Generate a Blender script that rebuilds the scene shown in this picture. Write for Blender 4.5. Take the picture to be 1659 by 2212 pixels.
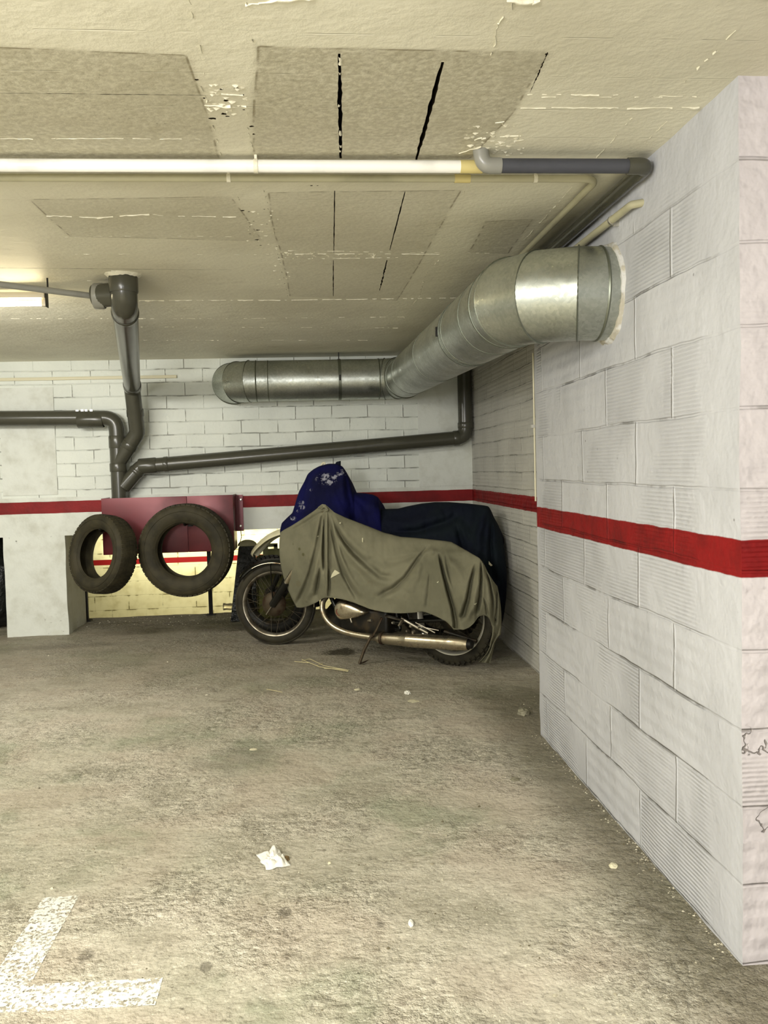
import bpy, bmesh, math, random
import numpy as np
from mathutils import Vector, Matrix, noise
random.seed(7)
for o in list(bpy.data.objects): bpy.data.objects.remove(o)
scn = bpy.context.scene
scn.cycles.max_bounces = 8; scn.cycles.diffuse_bounces = 3; scn.cycles.adaptive_threshold = .03
C = scn.collection

# ------------------------------------------------------------ camera
H = 1.30
YAW, PITCH, ROLL, FPX = 0.0860, 0.0517, 0.0268, 1863.8
W_, H_ = 1659, 2212
_f = Vector((math.sin(YAW)*math.cos(PITCH), math.cos(YAW)*math.cos(PITCH), -math.sin(PITCH)))
_r = Vector((math.cos(YAW), -math.sin(YAW), 0)); _u = _r.cross(_f)
_r, _u = _r*math.cos(ROLL)-_u*math.sin(ROLL), _u*math.cos(ROLL)+_r*math.sin(ROLL)
cam = bpy.data.cameras.new('camera'); co = bpy.data.objects.new('camera', cam); C.objects.link(co)
cam.sensor_fit = 'VERTICAL'; cam.sensor_height = 24; cam.lens = FPX*24/H_
cam.clip_start = 0.05
M = Matrix.Identity(4)
for i in range(3):
    M[i][0] = _r[i]; M[i][1] = _u[i]; M[i][2] = -_f[i]
M[2][3] = H
co.matrix_world = M
scn.camera = co
scn.view_settings.view_transform = 'Standard'; scn.view_settings.look = 'None'
scn.view_settings.exposure = 0.88; scn.view_settings.gamma = 1; scn.view_settings.use_curve_mapping = False

# ------------------------------------------------------------ light
world = bpy.data.worlds.new('world'); scn.world = world; world.use_nodes = True
bg = world.node_tree.nodes['Background']
bg.inputs[0].default_value = (0.93, 0.93, 0.89, 1); bg.inputs[1].default_value = 0.34

def area(name, loc, rot, sx, sy, e, col):
    l = bpy.data.lights.new(name, 'AREA'); l.shape = 'RECTANGLE'; l.size = sx; l.size_y = sy
    l.energy = e; l.color = col
    o = bpy.data.objects.new(name, l); C.objects.link(o); o.location = loc; o.rotation_euler = rot
    return o
WARM = (1.0, 0.965, 0.88)
area('tube_light', (-1.7, 0.3, 2.15), (math.radians(18), math.radians(-8), 0), 1.6, 0.5, 72, WARM)
area('tube_light', (-2.3, 4.4, 2.08), (math.radians(48), 0, 0), 1.5, 0.2, 24, (1.0, .98, .93))
def fill_point(loc, e, col, r):  # unseen fill lights added behind the camera, mainly to lift the ceiling
    l = bpy.data.lights.new('fill_light', 'POINT'); l.energy = e; l.color = col; l.shadow_soft_size = r
    o = bpy.data.objects.new('fill_light', l); C.objects.link(o); o.location = loc
fill_point((-1.5, -0.9, 1.5), 140, (1.0, .98, .98), .28)
fill_point((-0.2, -0.6, 1.75), 24, (.98, .98, 1.0), .20)
area('tube_light', (-0.9, 14.05, 0.5), (0, 0, 0), 5.0, 0.25, 62, (1.0, 0.95, 0.72))

# ------------------------------------------------------------ pixel -> point
def ray(x, y):
    return _f + _r*((x-W_/2)/FPX) - _u*((y-H_/2)/FPX)
def on(x, y, axis, val):
    v = ray(x, y); o = Vector((0, 0, H)); i = 'xyz'.index(axis)
    return o + v*((val-o[i])/v[i])
def onp(x, y, P0, n):
    v = ray(x, y); o = Vector((0, 0, H)); t = (P0-o).dot(n)/v.dot(n)
    return o + v*t

# ------------------------------------------------------------ mesh helpers
def link(name, bm, mat=None, parent=None, smooth=True, angle=40):
    me = bpy.data.meshes.new(name); bm.to_mesh(me); bm.free()
    o = bpy.data.objects.new(name, me); C.objects.link(o)
    if mat is not None:
        for m in (mat if isinstance(mat, (list, tuple)) else [mat]): me.materials.append(m)
    if smooth:
        for p in me.polygons: p.use_smooth = True
        try: me.set_sharp_from_angle(angle=math.radians(angle))
        except Exception: pass
    if parent is not None: o.parent = parent; o.matrix_parent_inverse = parent.matrix_world.inverted()
    return o
def tag(o, label, cat, group=None, kind=None):
    if label: o['label'] = label
    if cat: o['category'] = cat
    if group: o['group'] = group
    if kind: o['kind'] = kind
    return o
def thing(name, label, cat, loc=(0, 0, 0), group=None):
    o = bpy.data.objects.new(name, None); C.objects.link(o); o.location = loc; o.empty_display_size = .05
    o.matrix_world = Matrix.Translation(loc)
    return tag(o, label, cat, group)
def struct(o): o['kind'] = 'structure'; return o
def box(bm, a, b, mi=0):
    x0, y0, z0 = a; x1, y1, z1 = b
    v = [bm.verts.new(p) for p in [(x0,y0,z0),(x1,y0,z0),(x1,y1,z0),(x0,y1,z0),(x0,y0,z1),(x1,y0,z1),(x1,y1,z1),(x0,y1,z1)]]
    fs = []
    for f in [(0,3,2,1),(4,5,6,7),(0,1,5,4),(1,2,6,5),(2,3,7,6),(3,0,4,7)]:
        F = bm.faces.new([v[i] for i in f]); F.material_index = mi; fs.append(F)
    return v
def bevel_all(bm, w, seg=2):
    bmesh.ops.bevel(bm, geom=list(bm.edges), offset=w, segments=seg, profile=.6, affect='EDGES')
def frame_for(d):
    d = d.normalized(); a = Vector((0,0,1)) if abs(d.z) < .95 else Vector((1,0,0))
    u = d.cross(a).normalized(); return u, d.cross(u).normalized()
def sweep(bm, pts, rad, seg=20, cap=True, mi=0, flat=1.0):
    """tube through pts with parallel-transported rings; rad number or list"""
    pts = [Vector(p) for p in pts]; n = len(pts)
    if not isinstance(rad, (list, tuple)): rad = [rad]*n
    rings = []; u = None
    for i in range(n):
        d0 = (pts[i]-pts[i-1]).normalized() if i > 0 else (pts[1]-pts[0]).normalized()
        d1 = (pts[i+1]-pts[i]).normalized() if i < n-1 else d0
        t = (d0+d1); t = t.normalized() if t.length > 1e-6 else d1
        if u is None: u, w = frame_for(t)
        else:
            u = (u - t*u.dot(t)).normalized(); w = t.cross(u).normalized()
        c = d0.dot(t); s = 1/max(c, .5)
        # stretch in the mitre direction
        mdir = (d1-d0); mdir = (mdir - t*mdir.dot(t)); ml = mdir.length
        ring = []
        for k in range(seg):
            a = 2*math.pi*k/seg; off = u*math.cos(a)*rad[i] + w*math.sin(a)*rad[i]*flat
            if ml > 1e-4:
                md = mdir/ml; off = off + md*(off.dot(md)*(s-1))
            ring.append(bm.verts.new(pts[i]+off))
        rings.append(ring)
    for a, b in zip(rings[:-1], rings[1:]):
        for k in range(seg):
            f = bm.faces.new((a[k], a[(k+1) % seg], b[(k+1) % seg], b[k])); f.material_index = mi
    if cap:
        bm.faces.new(rings[0][::-1]).material_index = mi; bm.faces.new(rings[-1]).material_index = mi
    return rings
def fillet(pts, r, n=8):
    pts = [Vector(p) for p in pts]; out = [pts[0]]
    for i in range(1, len(pts)-1):
        a, b, c = pts[i-1], pts[i], pts[i+1]
        d0 = (a-b).normalized(); d1 = (c-b).normalized()
        ang = d0.angle(d1); t = min(r/math.tan(ang/2), (a-b).length*.49, (c-b).length*.49)
        p0 = b+d0*t; p1 = b+d1*t
        for k in range(n+1):
            s = k/n; out.append(p0*(1-s)**2 + b*2*s*(1-s) + p1*s*s)
    out.append(pts[-1]); return out
def lathe(bm, prof, centre, axis, seg=64, closed=True, mi=0):
    """prof list of (r, h)"""
    axis = Vector(axis).normalized(); u, w = frame_for(axis); centre = Vector(centre); rings = []
    for k in range(seg):
        a = 2*math.pi*k/seg; d = u*math.cos(a)+w*math.sin(a)
        rings.append([bm.verts.new(centre+d*r+axis*h) for r, h in prof])
    m = len(prof)
    for k in range(seg):
        A, B = rings[k], rings[(k+1) % seg]
        for j in range(m if closed else m-1):
            f = bm.faces.new((A[j], A[(j+1) % m], B[(j+1) % m], B[j])); f.material_index = mi
    return rings
def fixn(bm): bmesh.ops.recalc_face_normals(bm, faces=bm.faces)

# ------------------------------------------------------------ node helpers
class S:
    def __init__(s, nt, sock): s.nt = nt; s.k = sock
    def _m(s, op, o=None, o2=None, clamp=False):
        n = s.nt.nodes.new('ShaderNodeMath'); n.operation = op; n.use_clamp = clamp
        for i, v in enumerate((s, o, o2)):
            if v is None: continue
            if isinstance(v, S): s.nt.links.new(v.k, n.inputs[i])
            else: n.inputs[i].default_value = v
        return S(s.nt, n.outputs[0])
    def __add__(s, o): return s._m('ADD', o)
    def __radd__(s, o): return s._m('ADD', o)
    def __sub__(s, o): return s._m('SUBTRACT', o)
    def __rsub__(s, o): return (s*-1)+o
    def __mul__(s, o): return s._m('MULTIPLY', o)
    def __rmul__(s, o): return s._m('MULTIPLY', o)
    def __truediv__(s, o): return s._m('DIVIDE', o)
    def abs(s): return s._m('ABSOLUTE')
    def sin(s): return s._m('SINE')
    def fract(s): return s._m('FRACT')
    def floor(s): return s._m('FLOOR')
    def min(s, o): return s._m('MINIMUM', o)
    def max(s, o): return s._m('MAXIMUM', o)
    def gt(s, o): return s._m('GREATER_THAN', o)
    def pow(s, o): return s._m('POWER', o)
    def ss(s, a, b):   # smoothstep a->b
        n = s.nt.nodes.new('ShaderNodeMapRange'); n.interpolation_type = 'SMOOTHSTEP'
        s.nt.links.new(s.k, n.inputs[0]); n.inputs[1].default_value = a; n.inputs[2].default_value = b
        if a > b:
            n.inputs[1].default_value = b; n.inputs[2].default_value = a; n.inputs[3].default_value = 1; n.inputs[4].default_value = 0
        return S(s.nt, n.outputs[0])
class MB:
    def __init__(s, name, rough=.6, metal=0, spec=.4):
        m = bpy.data.materials.new(name); m.use_nodes = True; s.m = m; s.nt = m.node_tree
        s.b = s.nt.nodes['Principled BSDF']; s.b.inputs['Roughness'].default_value = rough
        s.b.inputs['Metallic'].default_value = metal; s.b.inputs['Specular IOR Level'].default_value = spec
        tc = s.nt.nodes.new('ShaderNodeTexCoord'); s.obj = tc.outputs['Object']
        sp = s.nt.nodes.new('ShaderNodeSeparateXYZ'); s.nt.links.new(s.obj, sp.inputs[0])
        s.x, s.y, s.z = [S(s.nt, sp.outputs[i]) for i in range(3)]
    def vec(s, x, y, z=0):
        n = s.nt.nodes.new('ShaderNodeCombineXYZ')
        for i, v in enumerate((x, y, z)):
            if isinstance(v, S): s.nt.links.new(v.k, n.inputs[i])
            else: n.inputs[i].default_value = v
        return n.outputs[0]
    def noise(s, scale, detail=3, rough=.5, vec=None, dist=0, color=False):
        n = s.nt.nodes.new('ShaderNodeTexNoise'); n.inputs['Scale'].default_value = scale
        n.inputs['Detail'].default_value = detail; n.inputs['Roughness'].default_value = rough; n.inputs['Distortion'].default_value = dist
        s.nt.links.new(vec if vec is not None else s.obj, n.inputs['Vector'])
        return S(s.nt, n.outputs[1 if color else 0])
    def voro(s, scale, feat='F1', vec=None, rnd=1, out=0):
        n = s.nt.nodes.new('ShaderNodeTexVoronoi'); n.feature = feat; n.inputs['Scale'].default_value = scale
        n.inputs['Randomness'].default_value = rnd
        s.nt.links.new(vec if vec is not None else s.obj, n.inputs['Vector'])
        return S(s.nt, n.outputs[out])
    def mix(s, fac, a, b):
        n = s.nt.nodes.new('ShaderNodeMix'); n.data_type = 'RGBA'
        if isinstance(fac, S): s.nt.links.new(fac.k, n.inputs[0])
        else: n.inputs[0].default_value = fac
        for i, v in ((6, a), (7, b)):
            if isinstance(v, S): s.nt.links.new(v.k, n.inputs[i])
            else: n.inputs[i].default_value = (*v, 1)
        return S(s.nt, n.outputs[2])
    def col(s, c):
        if isinstance(c, S): s.nt.links.new(c.k, s.b.inputs['Base Color'])
        else: s.b.inputs['Base Color'].default_value = (*c, 1)
    def rough(s, r): s.nt.links.new(r.k, s.b.inputs['Roughness'])
    def bump(s, h, dist=1.0, strength=1.0):
        n = s.nt.nodes.new('ShaderNodeBump'); n.inputs['Strength'].default_value = strength; n.inputs['Distance'].default_value = dist
        s.nt.links.new(h.k, n.inputs['Height']); s.nt.links.new(n.outputs[0], s.b.inputs['Normal'])
    def brick(s, u, v, w, h, mortar, smooth=.1, off=.5):
        n = s.nt.nodes.new('ShaderNodeTexBrick'); n.offset = off; n.squash = 1; n.inputs['Scale'].default_value = 1
        n.inputs['Color1'].default_value = (0,0,0,1); n.inputs['Color2'].default_value = (1,1,1,1); n.inputs['Mortar'].default_value = (.5,.5,.5,1)
        n.inputs['Mortar Size'].default_value = mortar; n.inputs['Mortar Smooth'].default_value = smooth
        n.inputs['Bias'].default_value = 0; n.inputs['Brick Width'].default_value = w; n.inputs['Row Height'].default_value = h
        s.nt.links.new(s.vec(u, v), n.inputs['Vector'])
        return S(s.nt, n.outputs[0]), S(s.nt, n.outputs[1])
def sr(r, g, b):
    f = lambda c: (c/255/12.92) if c <= 10 else ((c/255+.055)/1.055)**2.4
    return (f(r), f(g), f(b))
RED = sr(132, 8, 10)

# ------------------------------------------------------------ room dims
XN, XF, YB, ZC, S0, S1, YN, YE = 1.0734, 1.3861, 7.243, 2.2303, .998, 1.0943, 4.0084, 2.0693

def wall_mat(name, uaxis, u0, bw, bh, base, ribs=0.0, mort=.006, hline=.6, vridge=1.0, broken=.3, stripe=True, coarse=False, vdark=.5, smear=False):
    m = MB(name, .62, 0, .35)
    u = {'x': m.x, 'y': m.y}[uaxis]; v = m.z
    wob = (m.noise(3.0, 0, .5)-.5)
    vv = v + wob*.014 + (m.noise(11, 0)-.5)*.006; uu = u - u0 + (m.noise(5.0, 0)-.5)*.008
    rnd, mor = m.brick(uu, vv, bw, bh, mort, .3)
    # horizontal joint distance
    n1 = m.noise(9, 3, .6)
    hf = ((vv/bh).fract()-.5).abs()           # .5 at joint
    hj = hf.ss(.5-.010/bh*.6, .5-.001/bh)
    keep = 1.0
    if smear:
        sn = (n1-.5)*.22
        keep = (m.y+sn).ss(2.20, 2.33)*(m.y+sn*.4).ss(3.98, 3.92)*(m.noise(1.7, 1)+(n1-.5)*.3).ss(.30, .40)
        keep = keep*(1-(m.z+sn).ss(1.95, 2.1))
        hj = hj*(keep*.75+.25)
    n1 = m.noise(9, 3, .6); n2 = m.noise(40, 2, .6); n3 = m.noise(2.2, 2, .6)
    dark = m.mix(n3.ss(.35, .75), base, tuple(c*.86 for c in base))
    dark = m.mix(n2.ss(.62, .8)*.35, dark, tuple(c*.72 for c in base))
    dark = m.mix(rnd*.14, dark, tuple(c*.7 for c in base))
    # soiled joints: broken dark line along horizontal courses
    jl = hj*(n1+(n3-.5)*.8).ss(.47, .66)*hline
    dark = m.mix(jl, dark, sr(70, 64, 52))
    par = (((vv/bh).floor()*.5).fract()*-2)+1
    sd = ((((uu + par*(bw/2))/bw)+.5).fract()-.5)*bw
    vj = sd.abs().ss(.0085, .0035)*keep; vdk = (sd-.0095).abs().ss(.0045, .001)*(1-hj)*keep
    dark = m.mix(vj*n1.ss(.3, .5)*.55*vridge, dark, tuple(min(1, c*1.22) for c in base))
    dark = m.mix(vdk*(n1+(n3-.5)*.8).ss(.40, .56)*vdark, dark, sr(92, 86, 72))  # dark joint line, offset to paint the ridge's shadow on one side
    spk = m.voro(17).ss(.10, .04)*m.noise(3.3, 2).ss(.55, .68)
    dark = m.mix(spk*.7, dark, sr(75, 70, 60))
    height = n2*.0016 + n1*.009  - jl*.004
    height = height + (vj*n1.ss(.30, .5))*(.005*vridge) - vdk*.002 - hj*.0035
    if ribs > 0:
        sel = rnd.ss(.30, .36)*ribs
        fade = m.noise(2.6, 0).ss(.36, .52)
        sel = sel*keep
        rb = (v*(2*math.pi/.0125)).sin()
        brd = ((v/bh).fract()*(2*math.pi*4)).sin()
        height = height + rb*sel*fade*.0011*(1-mor) + brd*(1-sel)*.0011*(1-mor)*keep
        rd = (rb*-1).ss(.2, 1)*sel*fade*(1-mor)
        dark = m.mix((n3-n1*.4).ss(.34, .46)*sel*.22, dark, tuple(c*.62 for c in base))
        dark = m.mix(rd*.26, dark, tuple(c*.55 for c in base))
    if coarse:
        pk = m.noise(6, 4, .6)
        height = height + pk*.016
        ck = (pk-.5).abs().ss(.010, .002)*m.noise(2.3, 2).ss(.54, .60)
        dark = m.mix(ck*.75, dark, sr(104, 96, 88)); height = height - ck*.003
    if stripe:
        w = (n1-.5)*.010
        st = (v+w).ss(S0-.002, S0+.002)*(v+w).ss(S1+.002, S1-.002)
        rc = m.mix(n1.ss(.4, .7), RED, tuple(c*.68 for c in RED))
        rc = m.mix(jl*.5, rc, sr(60, 8, 8))
        dark = m.mix(st, dark, rc)
    m.col(dark); m.bump(height, 1.0, 1.0)
    return m.m

CREAM = sr(216, 217, 208)
M_near = wall_mat('ribbed_block_paint', 'y', .2075, .565, .2035, sr(196, 197, 200), ribs=1.0, hline=.55, smear=True)
M_far = wall_mat('small_block_paint', 'y', .1, .35, .113, sr(200, 198, 188), ribs=.25, hline=.45)
M_back = wall_mat('white_brick_paint', 'x', .05, .30, .1075, sr(228, 232, 222), ribs=0, hline=.55, vridge=.25, vdark=.75)
M_end = wall_mat('pilaster_block_paint', 'x', .2, .8, .2035, sr(204, 197, 198), ribs=.9, hline=.5, coarse=True)

m = MB('plaster_paint', .6, 0, .35)
n1 = m.noise(6, 5, .6); n2 = m.noise(28, 4, .6)
c = m.mix(n1.ss(.4, .8), sr(220, 223, 214), sr(196, 197, 184))
c = m.mix(n2.ss(.64, .74)*m.z.ss(.22, .0), c, sr(80, 75, 60))
c = m.mix(((m.x*.7+m.noise(5, 3)*.1).ss(-9, 9))*0 + m.noise(11, 4, .7).ss(.62, .72)*(m.z-.80).abs().ss(.07, .0), c, sr(84, 80, 62))
w = (m.noise(7, 4)-.5)*.008
st = (m.z+w).ss(S0-.002, S0+.002)*(m.z+w).ss(S1+.002, S1-.002)
c = m.mix(st, c, m.mix(n1.ss(.4, .7), RED, tuple(k*.7 for k in RED)))
m.col(c); m.bump(n2*.002+n1*.006, 1); M_plaster = m.m

# lower garage beyond the opening
m = MB('lower_wall_paint', .7, 0, .3)
rnd, mor = m.brick(m.x, m.z, .55, .235, .008)
n1 = m.noise(6, 5); c = m.mix(n1.ss(.4, .8), sr(226, 220, 180), sr(200, 192, 146))
c = m.mix(mor*n1.ss(.45, .6), c, sr(120, 112, 74))
st = m.z.ss(-.19, -.185)*m.z.ss(-.095, -.10)
c = m.mix(st, c, RED); m.col(c); m.bump((1-mor)*.003, 1); M_lower = m.m

# ------------------------------------------------------------ ceiling material
m = MB('ceiling_paint', .5, 0, .4)
n1 = m.noise(1.3, 2, .6); n2 = m.noise(60, 3, .65); n3 = m.noise(14, 2, .6); wv = (n1-.5)*.10
base = m.mix(n1.ss(.35, .7), sr(230, 226, 204), sr(214, 209, 186))
def poly_mask(pts, soft=.012):
    cx = sum(p[0] for p in pts)/len(pts); cy = sum(p[1] for p in pts)/len(pts); r = None
    for (x0, y0), (x1, y1) in zip(pts, pts[1:]+pts[:1]):
        nx, ny = y1-y0, -(x1-x0); l = math.hypot(nx, ny); nx /= l; ny /= l
        d = nx*x0+ny*y0
        if nx*cx+ny*cy > d: nx, ny, d = -nx, -ny, -d
        t = ((m.x*nx + m.y*ny)*-1 + d + wv*.35).ss(-soft, soft)
        r = t if r is None else r*t
    return r
def cpx(L): return [tuple(on(x, y, 'z', ZC)[:2]) for x, y in L]
pm = poly_mask(cpx([(548, 95), (1183, 113), (1120, 235), (1020, 345), (548, 345)]))
pm2 = poly_mask(cpx([(-200, 92), (405, 118), (475, 345), (-200, 345)]))
pm3 = poly_mask(cpx([(60, 430), (500, 425), (565, 520), (150, 512)]))
pm4 = poly_mask(cpx([(575, 415), (1000, 410), (860, 650), (625, 640)]))
pm5 = poly_mask(cpx([(1050, 478), (1150, 474), (1100, 548), (1008, 546)]))
pat = (pm.max(pm2)).max((pm3.max(pm4))*.45).max(pm5*.6)
base = m.mix(pat*(n2.ss(.3, .65)*.5+.45), base, sr(178, 172, 148))
base = m.mix(pat*n3.ss(.45, .85)*.18, base, sr(160, 152, 122))
base = m.mix(n2.ss(.68, .76)*pat*.5, base, sr(88, 78, 56))
raw = (pm.max(pm2)).max(pm3.max(pm4)).max(pm5); edge = (raw-.75).abs().ss(.25, .05)
base = m.mix(edge*n3.ss(.40, .60)*.7, base, sr(120, 108, 78))
base = m.mix(m.noise(2.4, 4, .7).ss(.60, .74)*.25, base, sr(150, 138, 104))
m.col(base)
# form-board lines
fb = ((m.y*(1/.19)).fract()-.5).abs().ss(.485, .5)
m.bump(n2*.0016+n3*.0035+n1*.008 - fb*n3.ss(.5, .6)*.002, 1)
M_ceil = m.m
m = MB('slab_gap', .95, 0, .1); m.col(sr(40, 33, 22)); M_gap = m.m
m = MB('dripped_plaster', .35, 0, .5); m.col(sr(222, 217, 194)); m.bump(m.noise(90, 3)*.003, 1); M_ridge = m.m

# ------------------------------------------------------------ floor material
m = MB('dirty_shaded_concrete', .78, 0, .35)
n1 = m.noise(.9, 3, .6); n2 = m.noise(7, 4, .65); n3 = m.noise(45, 3, .7); n4 = m.noise(2.3, 2, .55)
fc = m.mix(n1.ss(.35, .68), sr(202, 195, 178), sr(178, 176, 156))
fc = m.mix(n4.ss(.45, .7)*.6, fc, sr(152, 147, 128))
fc = m.mix(n2.ss(.52, .75)*.5, fc, sr(125, 118, 99))
fc = m.mix(n3.ss(.55, .75)*.65, fc, sr(97, 91, 76))
fc = m.mix(n3.ss(.42, .25)*.5, fc, sr(249, 243, 224))
n5 = m.noise(24, 4, .72); n6 = m.noise(120, 1, .7); tx = m.noise(1.5, 2, .6).ss(.40, .62)*.75+.25
fc = m.mix(n5.ss(.53, .61)*tx*.55, fc, sr(117, 111, 95)); fc = m.mix(n5.ss(.46, .38)*tx*.42, fc, sr(243, 237, 219)); fc = m.mix(n6.ss(.6, .68)*tx*.5, fc, sr(103, 98, 83)); fc = m.mix(n6.ss(.38, .3)*tx*.5, fc, sr(251, 247, 230))
fc = m.mix(n4.ss(.55, .35)*.35, fc, sr(172, 156, 138)); fc = m.mix((n1+n2*.3).ss(.68, .78)*.35, fc, sr(134, 146, 118))
fc = m.mix((m.y+n2*.7).ss(4.2, 6.3)*.62, fc, sr(118, 110, 92))  # floor darker towards the bikes: fading light painted into the colour
gr = m.voro(85); cell = m.voro(85, out=1)
fc = m.mix(gr.ss(.22, .12)*m.noise(2.2, 4).ss(.5, .6)*.55, fc, sr(252, 252, 236))
fc = m.mix(m.voro(34).ss(.13, .05)*m.noise(3.1, 3).ss(.5, .62)*.7, fc, sr(87, 81, 65))
def ell(px, py, rx, ry, k, soft=.6):
    p = on(px, py, 'z', 0)
    dx = (m.x-p.x)*(1/rx); dy = (m.y-p.y)*(1/ry)
    return ((dx*dx+dy*dy)+(n2-.5)*3.0+(n5-.5)*3.0).ss(1.0, 1.0-soft)*k
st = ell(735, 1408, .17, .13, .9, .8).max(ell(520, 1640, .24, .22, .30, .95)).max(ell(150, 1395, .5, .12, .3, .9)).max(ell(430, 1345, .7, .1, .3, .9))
for a in ((820, 1995), (615, 1970), (445, 2085)):
    st = st.max(ell(a[0], a[1], .018, .028, .5, .9))
st = st.max(ell(185, 2065, .025, .04, .5, .9))
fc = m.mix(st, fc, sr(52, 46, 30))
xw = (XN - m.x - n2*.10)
fc = m.mix(xw.ss(.30, .0)*.7*m.y.ss(5.2, 4.6), fc, sr(92, 86, 66))  # contact shade along the pilaster foot, painted into the floor colour
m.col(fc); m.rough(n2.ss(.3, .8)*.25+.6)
m.bump(n2*.024+n3*.010*tx+n5*.024*tx, 1, .9)
M_floor = m.m

# ------------------------------------------------------------ structure
def fz(x, y):
    p = Vector((x, y, 0))
    return .005*noise.noise(p*2.1) + .0035*noise.noise(p*6.3) + .0022*noise.noise(p*17)-.0035
bm = bmesh.new()
xs = list(np.arange(-4.5, 3.0, .045)); ys = list(np.arange(-3.0, 1.2, .15))+list(np.arange(1.2, 8.06, .035))
g = [[bm.verts.new((x, y, fz(x, y))) for x in xs] for y in ys]
for j in range(len(ys)-1):
    for i in range(len(xs)-1):
        bm.faces.new((g[j][i], g[j][i+1], g[j+1][i+1], g[j+1][i]))
lo = [bm.verts.new((x, ys[-1]+.02, -1.45)) for x in xs]
for i in range(len(xs)-1): bm.faces.new((g[-1][i], g[-1][i+1], lo[i+1], lo[i]))
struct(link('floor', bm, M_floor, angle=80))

bm = bmesh.new(); box(bm, (-4.5, 8.05, -1.5), (3, 14.6, -1.45)); struct(link('floor_lower', bm, M_floor, smooth=False))
bm = bmesh.new(); box(bm, (-4.5, 14.5, -1.5), (3, 14.7, 2.3)); struct(link('wall_lower_level', bm, M_lower, smooth=False))

# ceiling with real open joints cut into it
bm = bmesh.new(); box(bm, (-4.5, -3.0, ZC), (3.2, 14.6, ZC+.25))
ceil = struct(link('ceiling', bm, [M_ceil, M_gap], smooth=False))
cb = bmesh.new()
def jag_cut(px0, px1, w0, depth=.07, n=26, jit=.35):
    a = on(*px0, 'z', ZC); b = on(*px1, 'z', ZC); d = (b-a).normalized(); s = Vector((-d.y, d.x, 0))
    L, R = [], []
    for i in range(n+1):
        t = i/n; c = a.lerp(b, t); w = w0*(.55+.45*math.sin(math.pi*min(max(t, .04), .96)))
        L.append(c + s*(w*.5*(1+random.uniform(-jit, jit)))); R.append(c - s*(w*.5*(1+random.uniform(-jit, jit))))
    lo = []
    loop = L + R[::-1]
    vb = [cb.verts.new((p.x, p.y, ZC-.02)) for p in loop]; vt = [cb.verts.new((p.x, p.y, ZC+depth)) for p in loop]
    m_ = len(loop); N = n+1
    for i in range(n):
        cb.faces.new((vb[i], vb[i+1], vb[m_-2-i], vb[m_-1-i])); cb.faces.new((vt[m_-1-i], vt[m_-2-i], vt[i+1], vt[i]))
    for i in range(m_): cb.faces.new((vb[(i+1) % m_], vb[i], vt[i], vt[(i+1) % m_]))
jag_cut((733, 116), (736, 342), .011)
jag_cut((956, 134), (899, 345), .012)
jag_cut((723, 412), (721, 545), .0045, .03); jag_cut((720, 562), (720, 640), .0045, .03)
jag_cut((875, 414), (842, 540), .005, .03); jag_cut((836, 562), (820, 628), .006, .03, jit=.8)
jag_cut((1183, 113), (1145, 200), .003, .02, jit=.9)
jag_cut((0, 201), (450, 206), .0022, .015, n=60, jit=.9)
jag_cut((-100, 578), (500, 583), .003, .015, n=60, jit=.9)
def blob_cut(px, py, r, depth=.03):
    c = on(px, py, 'z', ZC); n = 9
    ps = [(c.x+r*random.uniform(.5, 1.2)*math.cos(k*2*math.pi/n), c.y+r*.8*random.uniform(.5, 1.2)*math.sin(k*2*math.pi/n)) for k in range(n)]
    vb = [cb.verts.new((x, y, ZC-.02)) for x, y in ps]; vt = [cb.verts.new((x, y, ZC+depth)) for x, y in ps]
    cb.faces.new(vb[::-1]); cb.faces.new(vt)
    for i in range(n): cb.faces.new((vb[i], vb[(i+1) % n], vt[(i+1) % n], vt[i]))
for (x, y, r) in [(478, 193, .006), (512, 191, .007), (488, 217, .008), (522, 205, .008), (459, 256, .011), (484, 246, .010), (491, 251, .006), (424, 172, .006), (442, 212, .005),
                  (543, 273, .007), (548, 290, .006), (527, 237, .004), (524, 455, .009), (538, 457, .005), (548, 478, .005), (557, 497, .009), (540, 490, .004), (555, 518, .010), (563, 530, .006), (540, 505, .005), (577, 484, .004), (580, 527, .004), (590, 507, .004),
                  (673, 401, .006), (686, 401, .004), (606, 567, .004), (615, 600, .005), (640, 557, .003), (1180, 117, .005), (571, 452, .004)]:
    blob_cut(x, y, r)
fixn(cb)
cut = link('cutter', cb, M_gap, smooth=False)
md = ceil.modifiers.new('b', 'BOOLEAN'); md.object = cut; md.operation = 'DIFFERENCE'; md.solver = 'EXACT'; md.use_self = True
dg = bpy.context.evaluated_depsgraph_get(); dg.update()
nm = bpy.data.meshes.new_from_object(ceil.evaluated_get(dg)); ceil.modifiers.clear()
old = ceil.data; ceil.data = nm; nm.name = 'ceiling'; bpy.data.meshes.remove(old)
bpy.data.objects.remove(cut)

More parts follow.
